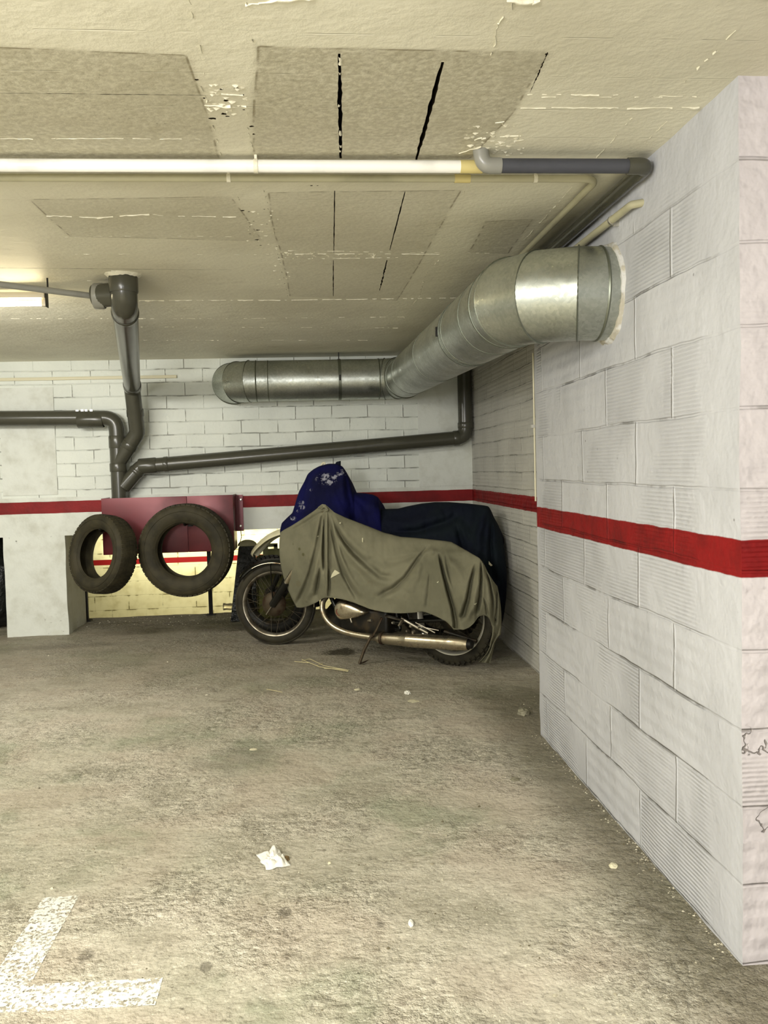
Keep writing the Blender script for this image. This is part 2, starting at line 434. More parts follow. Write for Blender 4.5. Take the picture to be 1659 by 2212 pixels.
# squeezed-out plaster ridges and drips on the ceiling (surface relief of the ceiling: its child)
bm = bmesh.new()
def ridge(L, w=.006, h=.006, step=.012, gap=.15, wob=.004, seed=0):
    rnd = random.Random(seed+len(L)*7+int(L[0][0]*3+L[0][1]))
    P = [on(x, y, 'z', ZC) for x, y in L]
    prev = None
    for a, b in zip(P[:-1], P[1:]):
        n = max(2, int((b-a).length/step)); d = (b-a).normalized(); s = Vector((-d.y, d.x, 0))
        for i in range(n+1):
            c = a.lerp(b, i/n) + s*rnd.uniform(-wob, wob)*.5
            if rnd.random() < gap: prev = None; continue
            lf = .35+.65*abs(noise.noise(Vector((c.x*14, c.y*14, seed)))*2.2); ww = w*rnd.uniform(.35, 1.0)*lf; hh = h*rnd.uniform(.4, 1.1)*lf; c = c+s*.006*noise.noise(Vector((c.x*9, c.y*9, seed+3)))
            cur = [bm.verts.new(c+s*ww*.5+Vector((0, 0, .001))), bm.verts.new(c+s*ww*.2+Vector((0, 0, -hh))), bm.verts.new(c-s*ww*.25+Vector((0, 0, -hh*.9))), bm.verts.new(c-s*ww*.5+Vector((0, 0, .001)))]
            if prev:
                for k in range(3): bm.faces.new((prev[k], prev[k+1], cur[k+1], cur[k]))
            prev = cur
R_ = [([(1140, 203), (1525, 208)], .004, .004, .25), ([(1150, 209), (1450, 210)], .003, .003, .35), ([(1125, 232), (1190, 233), (1510, 232)], .008, .006, .06),
      ([(1592, 58), (1540, 115), (1446, 210)], .006, .006, .35), ([(1372, 246), (1320, 305), (1290, 340)], .006, .005, .3), ([(1440, 262), (1385, 315)], .003, .003, .2),
      ([(1112, -40), (1105, 20), (1078, 50), (1060, 118)], .006, .006, .15), ([(405, -20), (432, 90), (440, 160)], .004, .004, .4), ([(530, -10), (545, 90)], .005, .005, .4),
      ([(300, 649), (620, 648), (1000, 643)], .006, .006, .12), ([(575, 549), (760, 548), (950, 549)], .010, .005, .25), ([(600, 560), (860, 556)], .008, .004, .4),
      ([(560, 540), (950, 546)], .003, .003, .5), ([(0, 299), (120, 299), (470, 301)], .004, .003, .2), ([(100, 466), (210, 470), (330, 462), (360, 467)], .007, .006, .08), ([(385, 467), (510, 468)], .004, .003, .2),
      ([(140, 512), (350, 509), (520, 512)], .003, .002, .4), ([(0, 548), (560, 550)], .003, .002, .5), ([(428, 175), (447, 215), (455, 262), (470, 300), (480, 345)], .006, .005, .3),
      ([(528, 185), (532, 255), (545, 320)], .006, .004, .35), ([(478, 203), (525, 205)], .012, .007, .05), ([(442, 229), (532, 229)], .008, .007, .04),
      ([(566, 400), (580, 450), (600, 545), (612, 600), (622, 640)], .005, .004, .45), ([(510, 420), (525, 455), (560, 540)], .004, .003, .5),
      ([(1008, 400), (1003, 420)], .004, .004, .3), ([(950, 560), (920, 590), (905, 640), (870, 690)], .006, .004, .3), ([(1245, 395), (1190, 455), (1130, 520)], .005, .004, .15),
      ([(1010, 546), (1070, 547)], .003, .003, .4), ([(0, 688), (500, 688), (900, 684)], .003, .003, .45), ([(300, 706), (860, 708)], .003, .003, .5), ([(310, 735), (850, 735)], .004, .003, .5),
      ([(530, 10), (560, 8), (600, 0), (680, -4)], .008, .008, .05), ([(1095, 0), (1150, 3), (1200, -2)], .008, .008, .05), ([(60, 600), (200, 606)], .003, .003, .4),
      ([(735, 118), (736, 340)], .014, .004, .55), ([(990, 330), (1040, 316)], .005, .005, .2), ([(1030, 300), (1120, 292)], .007, .006, .25), ([(1040, 270), (1100, 262)], .006, .005, .35), ([(1060, 312), (1130, 300)], .007, .006, .3), ([(1000, 310), (1060, 292)], .007, .006, .3),
      ([(1075, 335), (1170, 337)], .005, .005, .4), ([(280, 588), (240, 584)], .012, .010, .02), ([(365, 60), (395, 65)], .006, .005, .2), ([(95, 170), (105, 176)], .005, .006, .1)]
for i, (L, w, h, gp) in enumerate(R_): ridge(L, w, h, gap=gp, seed=i)
# chipped infill fragments
rc = random.Random(5)
for (cx, cy, sx, sy, n) in ((492, 215, 42, 35, 46), (567, 497, 34, 42, 34), (610, 590, 22, 50, 22), (1070, 300, 62, 34, 60), (720, 552, 120, 8, 40)):
    for _ in range(n):
        p = on(cx+rc.uniform(-sx, sx), cy+rc.uniform(-sy, sy), 'z', ZC); r = rc.uniform(.002, .008)
        vs = [bm.verts.new((p.x+r*1.6*math.cos(a)*rc.uniform(.6, 1.1), p.y+r*math.sin(a)*rc.uniform(.5, 1.1), ZC+.0005)) for a in (0, 1.25, 2.5, 3.7, 5)]
        t = bm.verts.new((p.x, p.y, ZC-r*rc.uniform(.3, .9)))
        for k in range(5): bm.faces.new((vs[k], vs[(k+1) % 5], t))
fixn(bm)
rd = link('plaster_ridges', bm, M_ridge, ceil, angle=60); rd['kind'] = 'stuff'; rd['label'] = 'whitish squeezed-out plaster ridges and drips'

# right wall: deep ribbed-block pilaster, then the set-back stretch
bm = bmesh.new()
def quad(bm, pts, mi=0):
    f = bm.faces.new([bm.verts.new(p) for p in pts]); f.material_index = mi; return f
def rough_box(a, b, cell, amp, mats_fn, name, mat, round_v=.0):
    bm = bmesh.new(); box(bm, a, b)
    return bm
# main face and near end face, real uneven edges
def wall_grid(p0, du, dv, nu, nv, nrm, amp, mi, bm, edge_u=(0, 0)):
    g = []
    for j in range(nv+1):
        row = []
        for i in range(nu+1):
            p = Vector(p0)+Vector(du)*(i/nu)+Vector(dv)*(j/nv)
            w = 1
            d = amp*(noise.noise(p*2.3)+.5*noise.noise(p*7))
            row.append(p+Vector(nrm)*d)
        g.append(row)
    return g
box(bm, (XN, YE, -.02), (XF+.3, YN, ZC))
for f in bm.faces:
    if f.normal.length == 0: f.normal_update()
for f in bm.faces:
    f.normal_update()
    if f.normal.y < -.5: f.material_index = 1
bmesh.ops.subdivide_edges(bm, edges=list(bm.edges), cuts=30, use_grid_fill=True)
for v in bm.verts:
    p = v.co
    a = .006*noise.noise(p*3.1)+.003*noise.noise(p*11)
    b = .004*noise.noise(p*2.0+Vector((5, 0, 0)))+.003*noise.noise(p*13+Vector((5, 0, 0)))
    if abs(p.x-XN) < 1e-4: v.co.x += a
    if abs(p.y-YE) < 1e-4: v.co.y += b
    if abs(p.y-YN) < 1e-4: v.co.y += b
struct(link('wall_right_pilaster', bm, [M_near, M_end], angle=50))
bm = bmesh.new(); box(bm, (XF, YN-.2, -.02), (XF+.25, YB+.05, ZC)); struct(link('wall_right', bm, M_far, smooth=False))
# back wall with two low openings
ZO = .815; XO0, XO1 = -2.003, .62; XL = -2.49; TH = .56
bm = bmesh.new(); box(bm, (-4.5, YB, ZO), (XF+.2, YB+TH, ZC))
struct(link('wall_back', bm, M_back, smooth=False))
bm = bmesh.new()
box(bm, (XL, YB-.006, -.02), (XO0, YB+TH, ZO+.0)); bmesh.ops.subdivide_edges(bm, edges=list(bm.edges), cuts=14, use_grid_fill=True)
for v in bm.verts:
    p = v.co
    if abs(p.x-XL) < 1e-4 or abs(p.x-XO0) < 1e-4: v.co.x += .008*noise.noise(p*5)
    if abs(p.y-YB+.006) < 1e-4: v.co.y += .004*noise.noise(p*5)-.002
struct(link('wall_back_pier', bm, M_plaster))
bm = bmesh.new(); box(bm, (XO1, YB, -.02), (XF+.2, YB+TH, ZO)); struct(link('wall_back_right_pier', bm, M_plaster, smooth=False))
# smooth rendered band below the bricks and the rendered panels at the left
bm = bmesh.new()
box(bm, (-4.4, YB-.008, ZO-.002), (XF-.002, YB+.004, 1.128))
struct(link('trim_render_band', bm, M_plaster, smooth=False))
bm = bmesh.new()
box(bm, (-2.47, YB-.007, 1.15), (-2.04, YB+.003, 2.02)); box(bm, (.93, YB-.006, 1.13), (XF, YB+.003, 2.0))
struct(link('trim_render_panel', bm, M_plaster, smooth=False))
bm = bmesh.new(); box(bm, (-3.0, YB-.02, 2.075), (-1.05, YB+.003, 2.10)); bevel_all(bm, .004)
m = MB('beige_trunking', .5); m.col(sr(214, 208, 178)); M_trunk = m.m
tag(link('wall_trunking', bm, M_trunk), 'cream painted conduit strip running along top of left back wall under ceiling', 'conduit')
# partition put in behind the left opening, coloured near-black so the bay reads dark
m = MB('bay_darkness', .95, 0, .1); m.col(m.mix(m.noise(4, 4).ss(.4, .7), sr(26, 27, 20), sr(48, 50, 38))); M_dark = m.m
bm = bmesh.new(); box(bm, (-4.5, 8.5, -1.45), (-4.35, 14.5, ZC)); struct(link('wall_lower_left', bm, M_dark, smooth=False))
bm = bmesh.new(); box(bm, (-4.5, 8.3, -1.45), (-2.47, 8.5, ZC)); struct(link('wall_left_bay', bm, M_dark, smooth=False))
bm = bmesh.new(); box(bm, (-4.6, -3.0, -.1), (-4.5, 8.5, ZC)); struct(link('wall_left', bm, M_plaster, smooth=False))
bm = bmesh.new(); box(bm, (2.3, 7.8, -1.45), (2.5, 14.5, ZC)); struct(link('wall_lower_right', bm, M_lower, smooth=False))

# dark filled sack in the left bay
def lump(name, c, r, mat, label, cat, seed=0, amp=.18, parent=None, sub=4):
    bm = bmesh.new(); bmesh.ops.create_icosphere(bm, subdivisions=sub, radius=1)
    for v in bm.verts:
        n = v.co.normalized(); k = 1+amp*noise.noise(n*2.1+Vector((seed, 0, 0)))+amp*.5*noise.noise(n*6+Vector((0, seed, 0)))
        v.co = Vector((n.x*r[0]*k, n.y*r[1]*k, max(n.z*r[2]*k, -r[2]*.82)))+Vector(c)
    o = link(name, bm, mat, parent, angle=60)
    if parent is None: tag(o, label, cat)
    return o
m = MB('black_plastic', .35, 0, .5); m.col(sr(24, 26, 24)); m.bump(m.noise(14, 4, .6)*.03, 1); M_bag = m.m
lump('rubbish_sack', (-2.78, 7.75, .33), (.26, .22, .38), M_bag, 'dark plastic sack in the black bay left of the white pier', 'sack', 3)

# black steel posts in the opening
m = MB('black_steel', .5, .3, .4); m.col(sr(22, 20, 16)); m.bump(m.noise(60, 3)*.001, 1); M_black = m.m
for i, (px, py, lab) in enumerate(((186, 1345, 'thin black steel post next to the white pier behind the left tyre'), (455, 1318, 'thin black steel post below the right tyre in the low opening'))):
    p = on(px, py, 'z', 0); y = 7.86 if i == 0 else 7.92
    p = on(px, 1300, 'y', y)
    t = thing('steel_post', lab, 'post', (p.x, y, 0))
    bm = bmesh.new(); box(bm, (p.x-.017, y-.017, .004), (p.x+.017, y+.017, ZO if y < YB+TH else ZO)); bevel_all(bm, .003); link('post_shaft', bm, M_black, t)
    bm = bmesh.new(); box(bm, (p.x-.04, y-.035, .0), (p.x+.04, y+.035, .008)); link('base_plate', bm, M_black, t, smooth=False)

# ------------------------------------------------------------ red box over the stack
m = MB('dark_red_metal', .32, .25, .5)
n1 = m.noise(4, 4); m.col(m.mix(n1.ss(.4, .8), sr(96, 22, 30), sr(70, 12, 18))); m.rough(n1*.3+.2); M_redm = m.m
m = MB('zinc_bolt', .3, .9, .5); m.col(sr(215, 212, 200)); M_zinc = m.m
YP = 6.95
pa = on(218, 1075, 'y', YP); pb = on(507, 1193, 'y', YP); pm_ = on(404, 1100, 'y', YP)
zt = on(360, 1073, 'y', YP).z; zb = on(400, 1193, 'y', YP).z
bxo = thing('red_steel_casing', 'dark red sheet metal casing on the back wall behind the hanging tyres', 'casing', (pa.x, YP, zb))
bm = bmesh.new(); box(bm, (pa.x, YP, zb), (pm_.x-.0015, YP+.012, zt)); bevel_all(bm, .002); link('front_panel', bm, M_redm, bxo)
bm = bmesh.new(); box(bm, (pm_.x+.0015, YP, zb), (pb.x, YP+.012, zt)); bevel_all(bm, .002); link('front_panel', bm, M_redm, bxo)
bm = bmesh.new(); box(bm, (pa.x+.004, YP+.0125, zb+.003), (pb.x-.004, YP+.016, zt-.003)); link('backing_panel', bm, M_redm, bxo, smooth=False)  # added behind the seam so no light shows through the gap
bm = bmesh.new(); box(bm, (pb.x-.004, YP+.013, zb), (pb.x, YB-.01, zt)); link('side_panel', bm, M_redm, bxo, smooth=False)
bm = bmesh.new(); box(bm, (pa.x, YP+.013, zb), (pa.x+.004, YB-.01, zt)); link('side_panel', bm, M_redm, bxo, smooth=False)
fl = bmesh.new(); xb = on(514, 1100, 'y', YB-.02).x; xb2 = on(525, 1100, 'y', YB-.02).x
zf0 = on(520, 1147, 'y', YB-.02).z
box(fl, (xb-.02, YB-.02, zf0), (xb2, YB-.009, zt-.01)); flo = link('wall_flange', fl, M_redm, bxo, smooth=False)
for yy in (1079, 1136):
    p = on(520, yy, 'y', YB-.024); bm = bmesh.new(); lathe(bm, [(0.0, .008), (.006, .008), (.008, .004), (.011, .003), (.011, -.004), (0, -.004)], p, (0, -1, 0), 12, closed=False)
    fixn(bm); o = link('bolt', bm, M_zinc, flo); o['label'] = 'shiny zinc bolt'
bm = bmesh.new(); sweep(bm, fillet([on(520, 1146, 'y', YB-.02), on(522, 1160, 'y', YB-.03), on(518, 1172, 'y', YB-.03), on(514, 1180, 'y', YB-.03)], .03), .003, 8); o = link('loose_cable', bm, M_black, bxo)

# ------------------------------------------------------------ tyres
def rubber(name, c1, c2, ax=None):
    m = MB(name, .72, 0, .3); n = m.noise(12, 4); m.col(m.mix(n.ss(.35, .7), c1, c2)); m.bump(m.noise(70, 3)*.0012, 1); return m.m
M_rub = rubber('dusty_rubber', sr(56, 51, 34), sr(38, 35, 22))
M_rub2 = rubber('old_rubber', sr(50, 46, 32), sr(32, 29, 20))
def car_tyre(label, centre, axis, R, Rin, w, hookto):
    cc = Vector(centre); ax = Vector(axis).normalized()
    t = thing('car_tyre', label, 'tyre', centre, 'tyres hanging in front of the red casing')
    h = w/2; sw = R-Rin
    prof = [(Rin, h*.62), (Rin+.012, h*.78), (Rin+sw*.25, h*.93), (Rin+sw*.5, h), (Rin+sw*.75, h*.95), (R-.02, h*.84), (R-.006, h*.74), (R, h*.55), (R+.001, 0), (R, -h*.55), (R-.006, -h*.74), (R-.02, -h*.84),
            (Rin+sw*.75, -h*.95), (Rin+sw*.5, -h), (Rin+sw*.25, -h*.93), (Rin+.012, -h*.78), (Rin, -h*.62), (Rin+.014, -h*.60), (Rin+sw*.45, -h*.86), (R-.022, -h*.7), (R-.018, 0), (R-.022, h*.7), (Rin+sw*.45, h*.86), (Rin+.014, h*.60)]
    bm = bmesh.new(); lathe(bm, prof, cc, ax, 96); fixn(bm); link('carcass', bm, M_rub, t, angle=60)
    # shoulder tread blocks and centre ribs
    u, v = frame_for(ax); bm = bmesh.new(); N = 56
    for k in range(N):
        a = 2*math.pi*k/N
        for (h0, h1, sh) in ((-.78, -.45, 0), (-.38, -.06, .4), (.06, .38, .1), (.45, .78, .5)):
            a0 = a+sh*2*math.pi/N; a1 = a0+2*math.pi/N*.74
            P = []
            for rr in (R-.006, R+.003):
                for (aa, hh) in ((a0, h0), (a1, h0), (a1, h1), (a0, h1)):
                    dr = -.006 if abs(hh) > .7 else 0
                    P.append(bm.verts.new(cc+(u*math.cos(aa)+v*math.sin(aa))*(rr+dr)+ax*(hh*h)))
            for f in [(0,3,2,1),(4,5,6,7),(0,1,5,4),(1,2,6,5),(2,3,7,6),(3,0,4,7)]: bm.faces.new([P[i] for i in f])
    fixn(bm); link('tread', bm, M_rub, t, smooth=False)
    for rr in (Rin+.016, Rin+sw*.62):
        bm = bmesh.new(); s = 1
        pr = [(rr+.0025*math.cos(q), (h*(.80 if rr < Rin+.03 else .985))+.003*math.sin(q)) for q in [0, 1.2, 2.4, 3.6, 4.8]]
        lathe(bm, pr, cc, ax if ax.y < 0 else -ax, 96); fixn(bm); link('sidewall_rib', bm, M_rub, t)
    # hook that carries it from the casing
    hk = thing('wall_hook', 'black steel hook bar holding '+('the right hanging tyre' if hookto > 0 else 'the left tilted tyre'), 'hook', (cc.x, YP, cc.z+Rin*.9))
    bm = bmesh.new(); zz = cc.z+Rin-.012
    yf = cc.y-.05
    sweep(bm, fillet([(cc.x, YP+.001, zz), (cc.x, yf, zz), (cc.x, yf-.02, zz+.02)], .02), .008, 10); link('hook_bar', bm, M_black, hk)
    bm = bmesh.new(); box(bm, (cc.x-.02, YP-.006, zz-.03), (cc.x+.02, YP, zz+.03)); link('hook_plate', bm, M_black, hk, smooth=False)
    return t
pR = on(403, 1188, 'y', 6.68); car_tyre('larger round tyre hanging face-on, right of the pair', pR, (-.10, -1, .02), .353, .205, .21, 1)
pL = on(222, 1197, 'y', 6.66); car_tyre('smaller tyre turned half sideways, nearer the white pier', pL, (-.60, -.80, .17), .298, .185, .19, -1)

# ------------------------------------------------------------ galvanised duct
m = MB('galvanised_steel', .33, .92, .5)
n1 = m.noise(3, 4); sp_ = m.voro(95, out=1)
spg = m.nt.nodes.new('ShaderNodeSeparateColor'); m.nt.links.new(sp_.k, spg.inputs[0]); sp1 = S(m.nt, spg.outputs[0])
m.col(m.mix(sp1*.35+n1.ss(.35, .7)*.5, sr(198, 202, 194), sr(146, 151, 142))); m.rough(sp1*.10+m.noise(9, 4).ss(.3, .7)*.14+n1*.16+.18); m.bump(n1*.006+m.noise(11, 2)*.0015, 1)
M_galv = m.m
m = MB('seam_steel', .4, .85, .5); m.col(sr(120, 124, 112)); M_seam = m.m
RD = .161
yA = 6.98
A0 = on(520, 822, 'y', yA); A1 = on(868, 820, 'y', yA)
Bn = on(1098, 648, 'y', 3.30)
hole = on(1312, 640, 'x', XN)
zA = (A0.z+A1.z)/2
A0 = Vector((A0.x, yA, zA)); 
B0 = Vector((Bn.x, yA, zA)); B1 = Vector((Bn.x, hole.y+.20, hole.z+.02))
duct = thing('ventilation_duct', 'galvanised round steel ventilation duct under ceiling turning into right wall', 'duct', (B0.x, B0.y, zA))
def cyl_part(name, pts, r, mat=M_galv, seg=48, cap=False, parent=duct):
    bm = bmesh.new(); sweep(bm, pts, r, seg, cap=cap); fixn(bm); return link(name, bm, mat, parent, angle=30)
def ring_at(p, d, r=RD, w=.007, h=.006, name='seam_ring', parent=duct):
    bm = bmesh.new(); lathe(bm, [(r-.004, -w), (r+h*.5, -w*.8), (r+h, 0), (r+h*.5, w*.8), (r-.004, w)], p, d, 48); fixn(bm); return link(name, bm, M_seam, parent, angle=50)
def gored(P, D0, D1, rad, n=4):
    """mitred elbow centreline from point P0 (dir D0) to dir D1 with corner P and bend radius rad"""
    D0 = Vector(D0).normalized(); D1 = Vector(D1).normalized(); ang = D0.angle(D1); t = rad*math.tan(ang/2)
    a = P-D0*t; b = P+D1*t; nrm = (D1-D0*D1.dot(D0)).normalized(); cen = a+nrm*rad
    pts = []
    for k in range(n+1):
        th = ang*k/n; pts.append(cen - nrm*rad*math.cos(th) + D0*rad*math.sin(th))
    out = [a]
    # mitre corners: tangential polygon
    for k in range(n):
        th = ang*(k+.5)/n; rr = rad/math.cos(ang/n/2)
        out.append(cen - nrm*rr*math.cos(th) + D0*rr*math.sin(th))
    out.append(b); return out
def do_elbow(P, D0, D1, rad, n, ringed=True):
    pl = gored(P, D0, D1, rad, n)
    for k in range(len(pl)-1):
        pass
    o = cyl_part('elbow', pl, RD+.001, seg=48)
    o.data.set_sharp_from_angle(angle=math.radians(12))
    if ringed:
        for k in range(1, len(pl)-1):
            d = ((pl[k]-pl[k-1]).normalized()+(pl[k+1]-pl[k]).normalized())
            ring_at(pl[k], d, RD+.003, .0035, .004)
        ring_at(pl[0], D0, RD, .006, .005); ring_at(pl[-1], D1, RD, .006, .005)
    return pl
dB = (B1-B0).normalized()
e1 = do_elbow(Vector((A0.x-.075, yA, zA)), (0, -1, 0), (1, 0, 0), .20, 3)
e2 = do_elbow(B0, (1, 0, 0), dB, .20, 3)
dH = (Vector((XN, hole.y, hole.z))-B1).normalized(); dH = Vector((1, -.06, -.03)).normalized()
corner = B1+dB*.19
e3 = do_elbow(corner, dB, dH, .265, 3)
cyl_part('straight_section', [Vector((e1[0].x, YB-.001, zA)), e1[0]], RD)
cyl_part('straight_section', [e1[-1], e2[0]], RD)
cyl_part('straight_section', [e2[-1], e3[0]], RD)
endp = e3[-1]+dH*((XN+.03-e3[-1].x)/dH.x)
cyl_part('straight_section', [e3[-1], endp], RD)
for px in (735, 580, 845):
    q = on(px, 820, 'y', yA); ring_at(Vector((q.x, yA, zA)), (1, 0, 0), RD, .004, .003)
Lb = (e3[0]-e2[-1]).length
for s in (.14, .50, .80, .93): ring_at(e2[-1].lerp(e3[0], s), dB, RD, .0035, .003)
# hanger straps + clamps
for (P, d) in ((Vector((on(733, 820, 'y', yA).x, yA, zA)), Vector((1, 0, 0))), (e2[-1].lerp(e3[0], .78), dB)):
    bm = bmesh.new(); lathe(bm, [(RD+.001, -.012), (RD+.004, -.012), (RD+.004, .012), (RD+.001, .012)], P, d, 48); fixn(bm); st_ = link('hanger_strap', bm, M_seam, duct, angle=40)
    if abs(d.x) > .5:
        bm = bmesh.new(); box(bm, (P.x-.004, P.y-.004, P.z+RD), (P.x+.004, P.y+.004, ZC)); link('hanger_rod', bm, M_black, st_, smooth=False)
    s = Vector((0, -1, 0)) if abs(d.x) > .5 else Vector((-1, 0, 0))
    bm = bmesh.new(); q = P+s*(RD+.006); box(bm, (q.x-.006, q.y-.006, q.z-.022), (q.x+.006, q.y+.006, q.z+.022)); link('strap_clamp', bm, M_black, st_, smooth=False)
# mortar collar round the hole
m = MB('mortar_collar', .8, 0, .3); n = m.noise(26, 4); m.col(m.mix(n.ss(.4, .6), sr(206, 205, 200), sr(182, 176, 158))); m.bump(n*.01, 1); M_collar = m.m
bm = bmesh.new(); seg = 72; rings = []
hc = e3[-1]+dH*((XN-e3[-1].x)/dH.x)
for k in range(seg):
    a = 2*math.pi*k/seg; d = Vector((0, math.cos(a), math.sin(a)))
    w = .016+.012*noise.noise(d*3)+.006*noise.noise(d*9)
    rings.append([bm.verts.new(hc+d*(RD-.002)+Vector((-.012-.004*noise.noise(d*8), 0, 0))), bm.verts.new(hc+d*(RD+w*.5)+Vector((-.012+.003*noise.noise(d*13), 0, 0))), bm.verts.new(hc+d*(RD+w)+Vector((.004, 0, 0)))])
for k in range(seg):
    A, B = rings[k], rings[(k+1) % seg]
    for j in range(2): bm.faces.new((A[j], A[j+1], B[j+1], B[j]))
fixn(bm); link('mortar_collar', bm, M_collar, duct)

# ------------------------------------------------------------ plastic pipes
def pvc(name, c, rough=.28):
    m = MB(name, rough, 0, .5); n = m.noise(7, 4); m.col(m.mix(n.ss(.5, .8), c, tuple(k*.72 for k in c))); m.bump(m.noise(2.5, 3)*.003, 1); return m.m
M_pvc = pvc('grey_pvc', sr(70, 69, 58), .24); M_pvcd = pvc('dark_pvc', sr(72, 72, 74)); M_pvcl = pvc('light_grey_pvc', sr(138, 137, 128))
M_white = pvc('white_pvc', sr(240, 238, 228), .3); M_beige = pvc('beige_conduit', sr(178, 173, 142), .5); M_tape = pvc('yellowed_tape', sr(206, 190, 126), .5)
M_pvb = pvc('blue_grey_pvc', sr(66, 67, 73), .6)
RP = .062
def pipe(parent, name, pts, r, mat, bend=.07, seg=28, cap=True, n=8):
    bm = bmesh.new(); sweep(bm, fillet(pts, bend, n) if len(pts) > 2 else pts, r, seg, cap=cap); fixn(bm); return link(name, bm, mat, parent, angle=50)
def socket(parent, p, d, L, r, mat, name='socket'):
    p = Vector(p); d = Vector(d).normalized()
    bm = bmesh.new(); lathe(bm, [(r-.006, -L/2), (r, -L/2), (r+.003, -L/2+.006), (r+.003, L/2-.006), (r, L/2), (r-.006, L/2)], p, d, 28); fixn(bm); return link(name, bm, mat, parent, angle=50)
yS = 7.13
top1 = on(232, 907, 'y', yS); stX = on(250, 975, 'y', yS).x; stX2 = on(262, 1060, 'y', yS).x
stX = (stX+stX2)/2
z905 = on(120, 906, 'y', yS).z; bot = zt-.02
drain = thing('drain_stack', 'grey plastic drain pipe elbowing down beside the white brick into the red casing', 'pipe', (stX, yS, bot))
pipe(drain, 'pipe_run', [(-3.2, yS, on(0, 906, 'y', yS).z+.02), (stX, yS, z905), (stX, yS, bot-.05)], RP, M_pvc, .10)
socket(drain, on(196, 907, 'y', yS), (1, 0, 0), .20, RP+.002, M_pvc)
socket(drain, (stX, yS, on(250, 955, 'y', yS).z), (0, 0, 1), .10, RP+.002, M_pvc)
socket(drain, (stX, yS, on(250, 1010, 'y', yS).z), (0, 0, 1), .07, RP+.003, M_pvc)
q = on(186, 907, 'y', yS)
bm = bmesh.new()
for dx in (-.07, -.03, .0, .04): box(bm, (q.x+dx, yS-.03, q.z+RP), (q.x+dx+.02, yS+.01, q.z+RP+.014+.006*random.random()))
box(bm, (q.x-.07, yS-.02, q.z+RP), (q.x+.07, yS+.005, q.z+RP+.007)); link('pipe_clamp', bm, M_zinc, drain, smooth=False)

# ceiling drop pipe
dp = thing('ceiling_drain_pipe', 'dark grey plastic pipe dropping from the ceiling hole and angling back to the stack', 'pipe', (0, 0, 0))
cT = on(266, 590, 'z', ZC); yT = cT.y+.03; rT = RP
pT = Vector((on(266, 600, 'y', yT).x, yT, ZC)); pE = Vector((pT.x, yT, on(266, 655, 'y', yT).z))
pK = on(286, 838, 'y', 6.98); pK2 = on(297, 935, 'y', 7.08); pJ = Vector((stX, yS, on(255, 1000, 'y', yS).z))
dp.location = pT
dp.matrix_world = Matrix.Translation(pT)
pipe(dp, 'upper_run', [pT+Vector((0, 0, .03)), pE, pK, ], rT, M_pvc, .09)
pipe(dp, 'lower_run', [pK+Vector((0, -.02, .005)), pK2, pJ], RP, M_pvc, .09)
socket(dp, pT+Vector((0, 0, -.05)), (0, 0, 1), .07, rT+.002, M_pvc)
socket(dp, pE.lerp(pK, .07), pK-pE, .05, rT+.002, M_pvc)
socket(dp, pE.lerp(pK, .965), pK-pE, .22, rT+.003, M_pvc)
socket(dp, pK.lerp(pK2, .55), pK2-pK, .06, RP+.002, M_pvc)
socket(dp, pK2.lerp(pJ, .42), pJ-pK2, .05, RP+.002, M_pvc)
# branch tee towards the lamp
tL = on(205, 640, 'y', yT+.08); tR = Vector((pT.x, yT+.04, tL.z+.005))
bm = bmesh.new(); sweep(bm, [tL, tR], .055, 28); fixn(bm); link('branch_stub', bm, M_pvc, dp, angle=50)
socket(dp, Vector(tL)+Vector((.02, 0, 0)), (1, .0, 0), .05, .058, M_pvcl)
# plaster collar at ceiling
bm = bmesh.new(); rg = []
for k in range(36):
    a = 2*math.pi*k/36; d = Vector((math.cos(a), math.sin(a), 0)); w = .024+.014*noise.noise(d*4)
    rg.append([bm.verts.new(pT+d*(rT+.004)+Vector((0, 0, -.014-.008*noise.noise(d*7)))), bm.verts.new(pT+d*(rT+w)+Vector((0, 0, .001)))])
for k in range(36): A, B = rg[k], rg[(k+1) % 36]; bm.faces.new((A[0], A[1], B[1], B[0]))
fixn(bm); o = link('plaster_collar', bm, M_ridge, dp)
# thin grey conduit running left from the tee
tp = thing('thin_grey_pipe', 'thin grey pipe crossing above the lit tube lamp at upper left', 'pipe', tL)
e = on(-60, 598, 'z', tL.z+.03); e = Vector(tL)+(e-Vector(tL))*3.2; e.z = tL.z+.04
pipe(tp, 'pipe_run', [Vector((e.x-.25*0, e.y, e.z)), tL], .0145, M_pvcl, .05, 16)
bm = bmesh.new(); p = on(103, 622, 'y', tL.y-.02); sweep(bm, [Vector((p.x, p.y, ZC)), Vector((p.x, p.y, p.z-.02))], .004, 8); link('hanger', bm, M_black, tp)

# sloping pipe along the back wall
sp = thing('sloping_drain_pipe', 'long dark grey drain pipe sloping across the white back wall from the right corner', 'pipe', (0, yS, 1.5))
c0 = on(1006, 800, 'y', yS); c1 = on(1006, 945, 'y', yS); c2 = on(305, 1008, 'y', yS); c3 = Vector((stX, yS, on(262, 1062, 'y', yS).z)); c3 = c3+(Vector(c2)-c3).normalized()*.05
pipe(sp, 'pipe_run', [Vector((c1.x, yS, ZC-.001)), Vector((c1.x, yS, c1.z)), c2, c3], .060, M_pvc, .09)
socket(sp, Vector((c1.x, yS, c1.z+.10)), (0, 0, 1), .05, .062, M_pvc)
socket(sp, Vector(c2).lerp(c1, .02), Vector(c1)-c2, .14, .0625, M_pvc); socket(sp, Vector(c2).lerp(c1, .075), Vector(c1)-c2, .04, .061, M_pvc)
socket(sp, Vector(c1).lerp(c2, .03), Vector(c1)-c2, .05, .062, M_pvc); socket(sp, Vector(c2).lerp(c3, .25), Vector(c3)-c2, .03, .062, M_pvc)

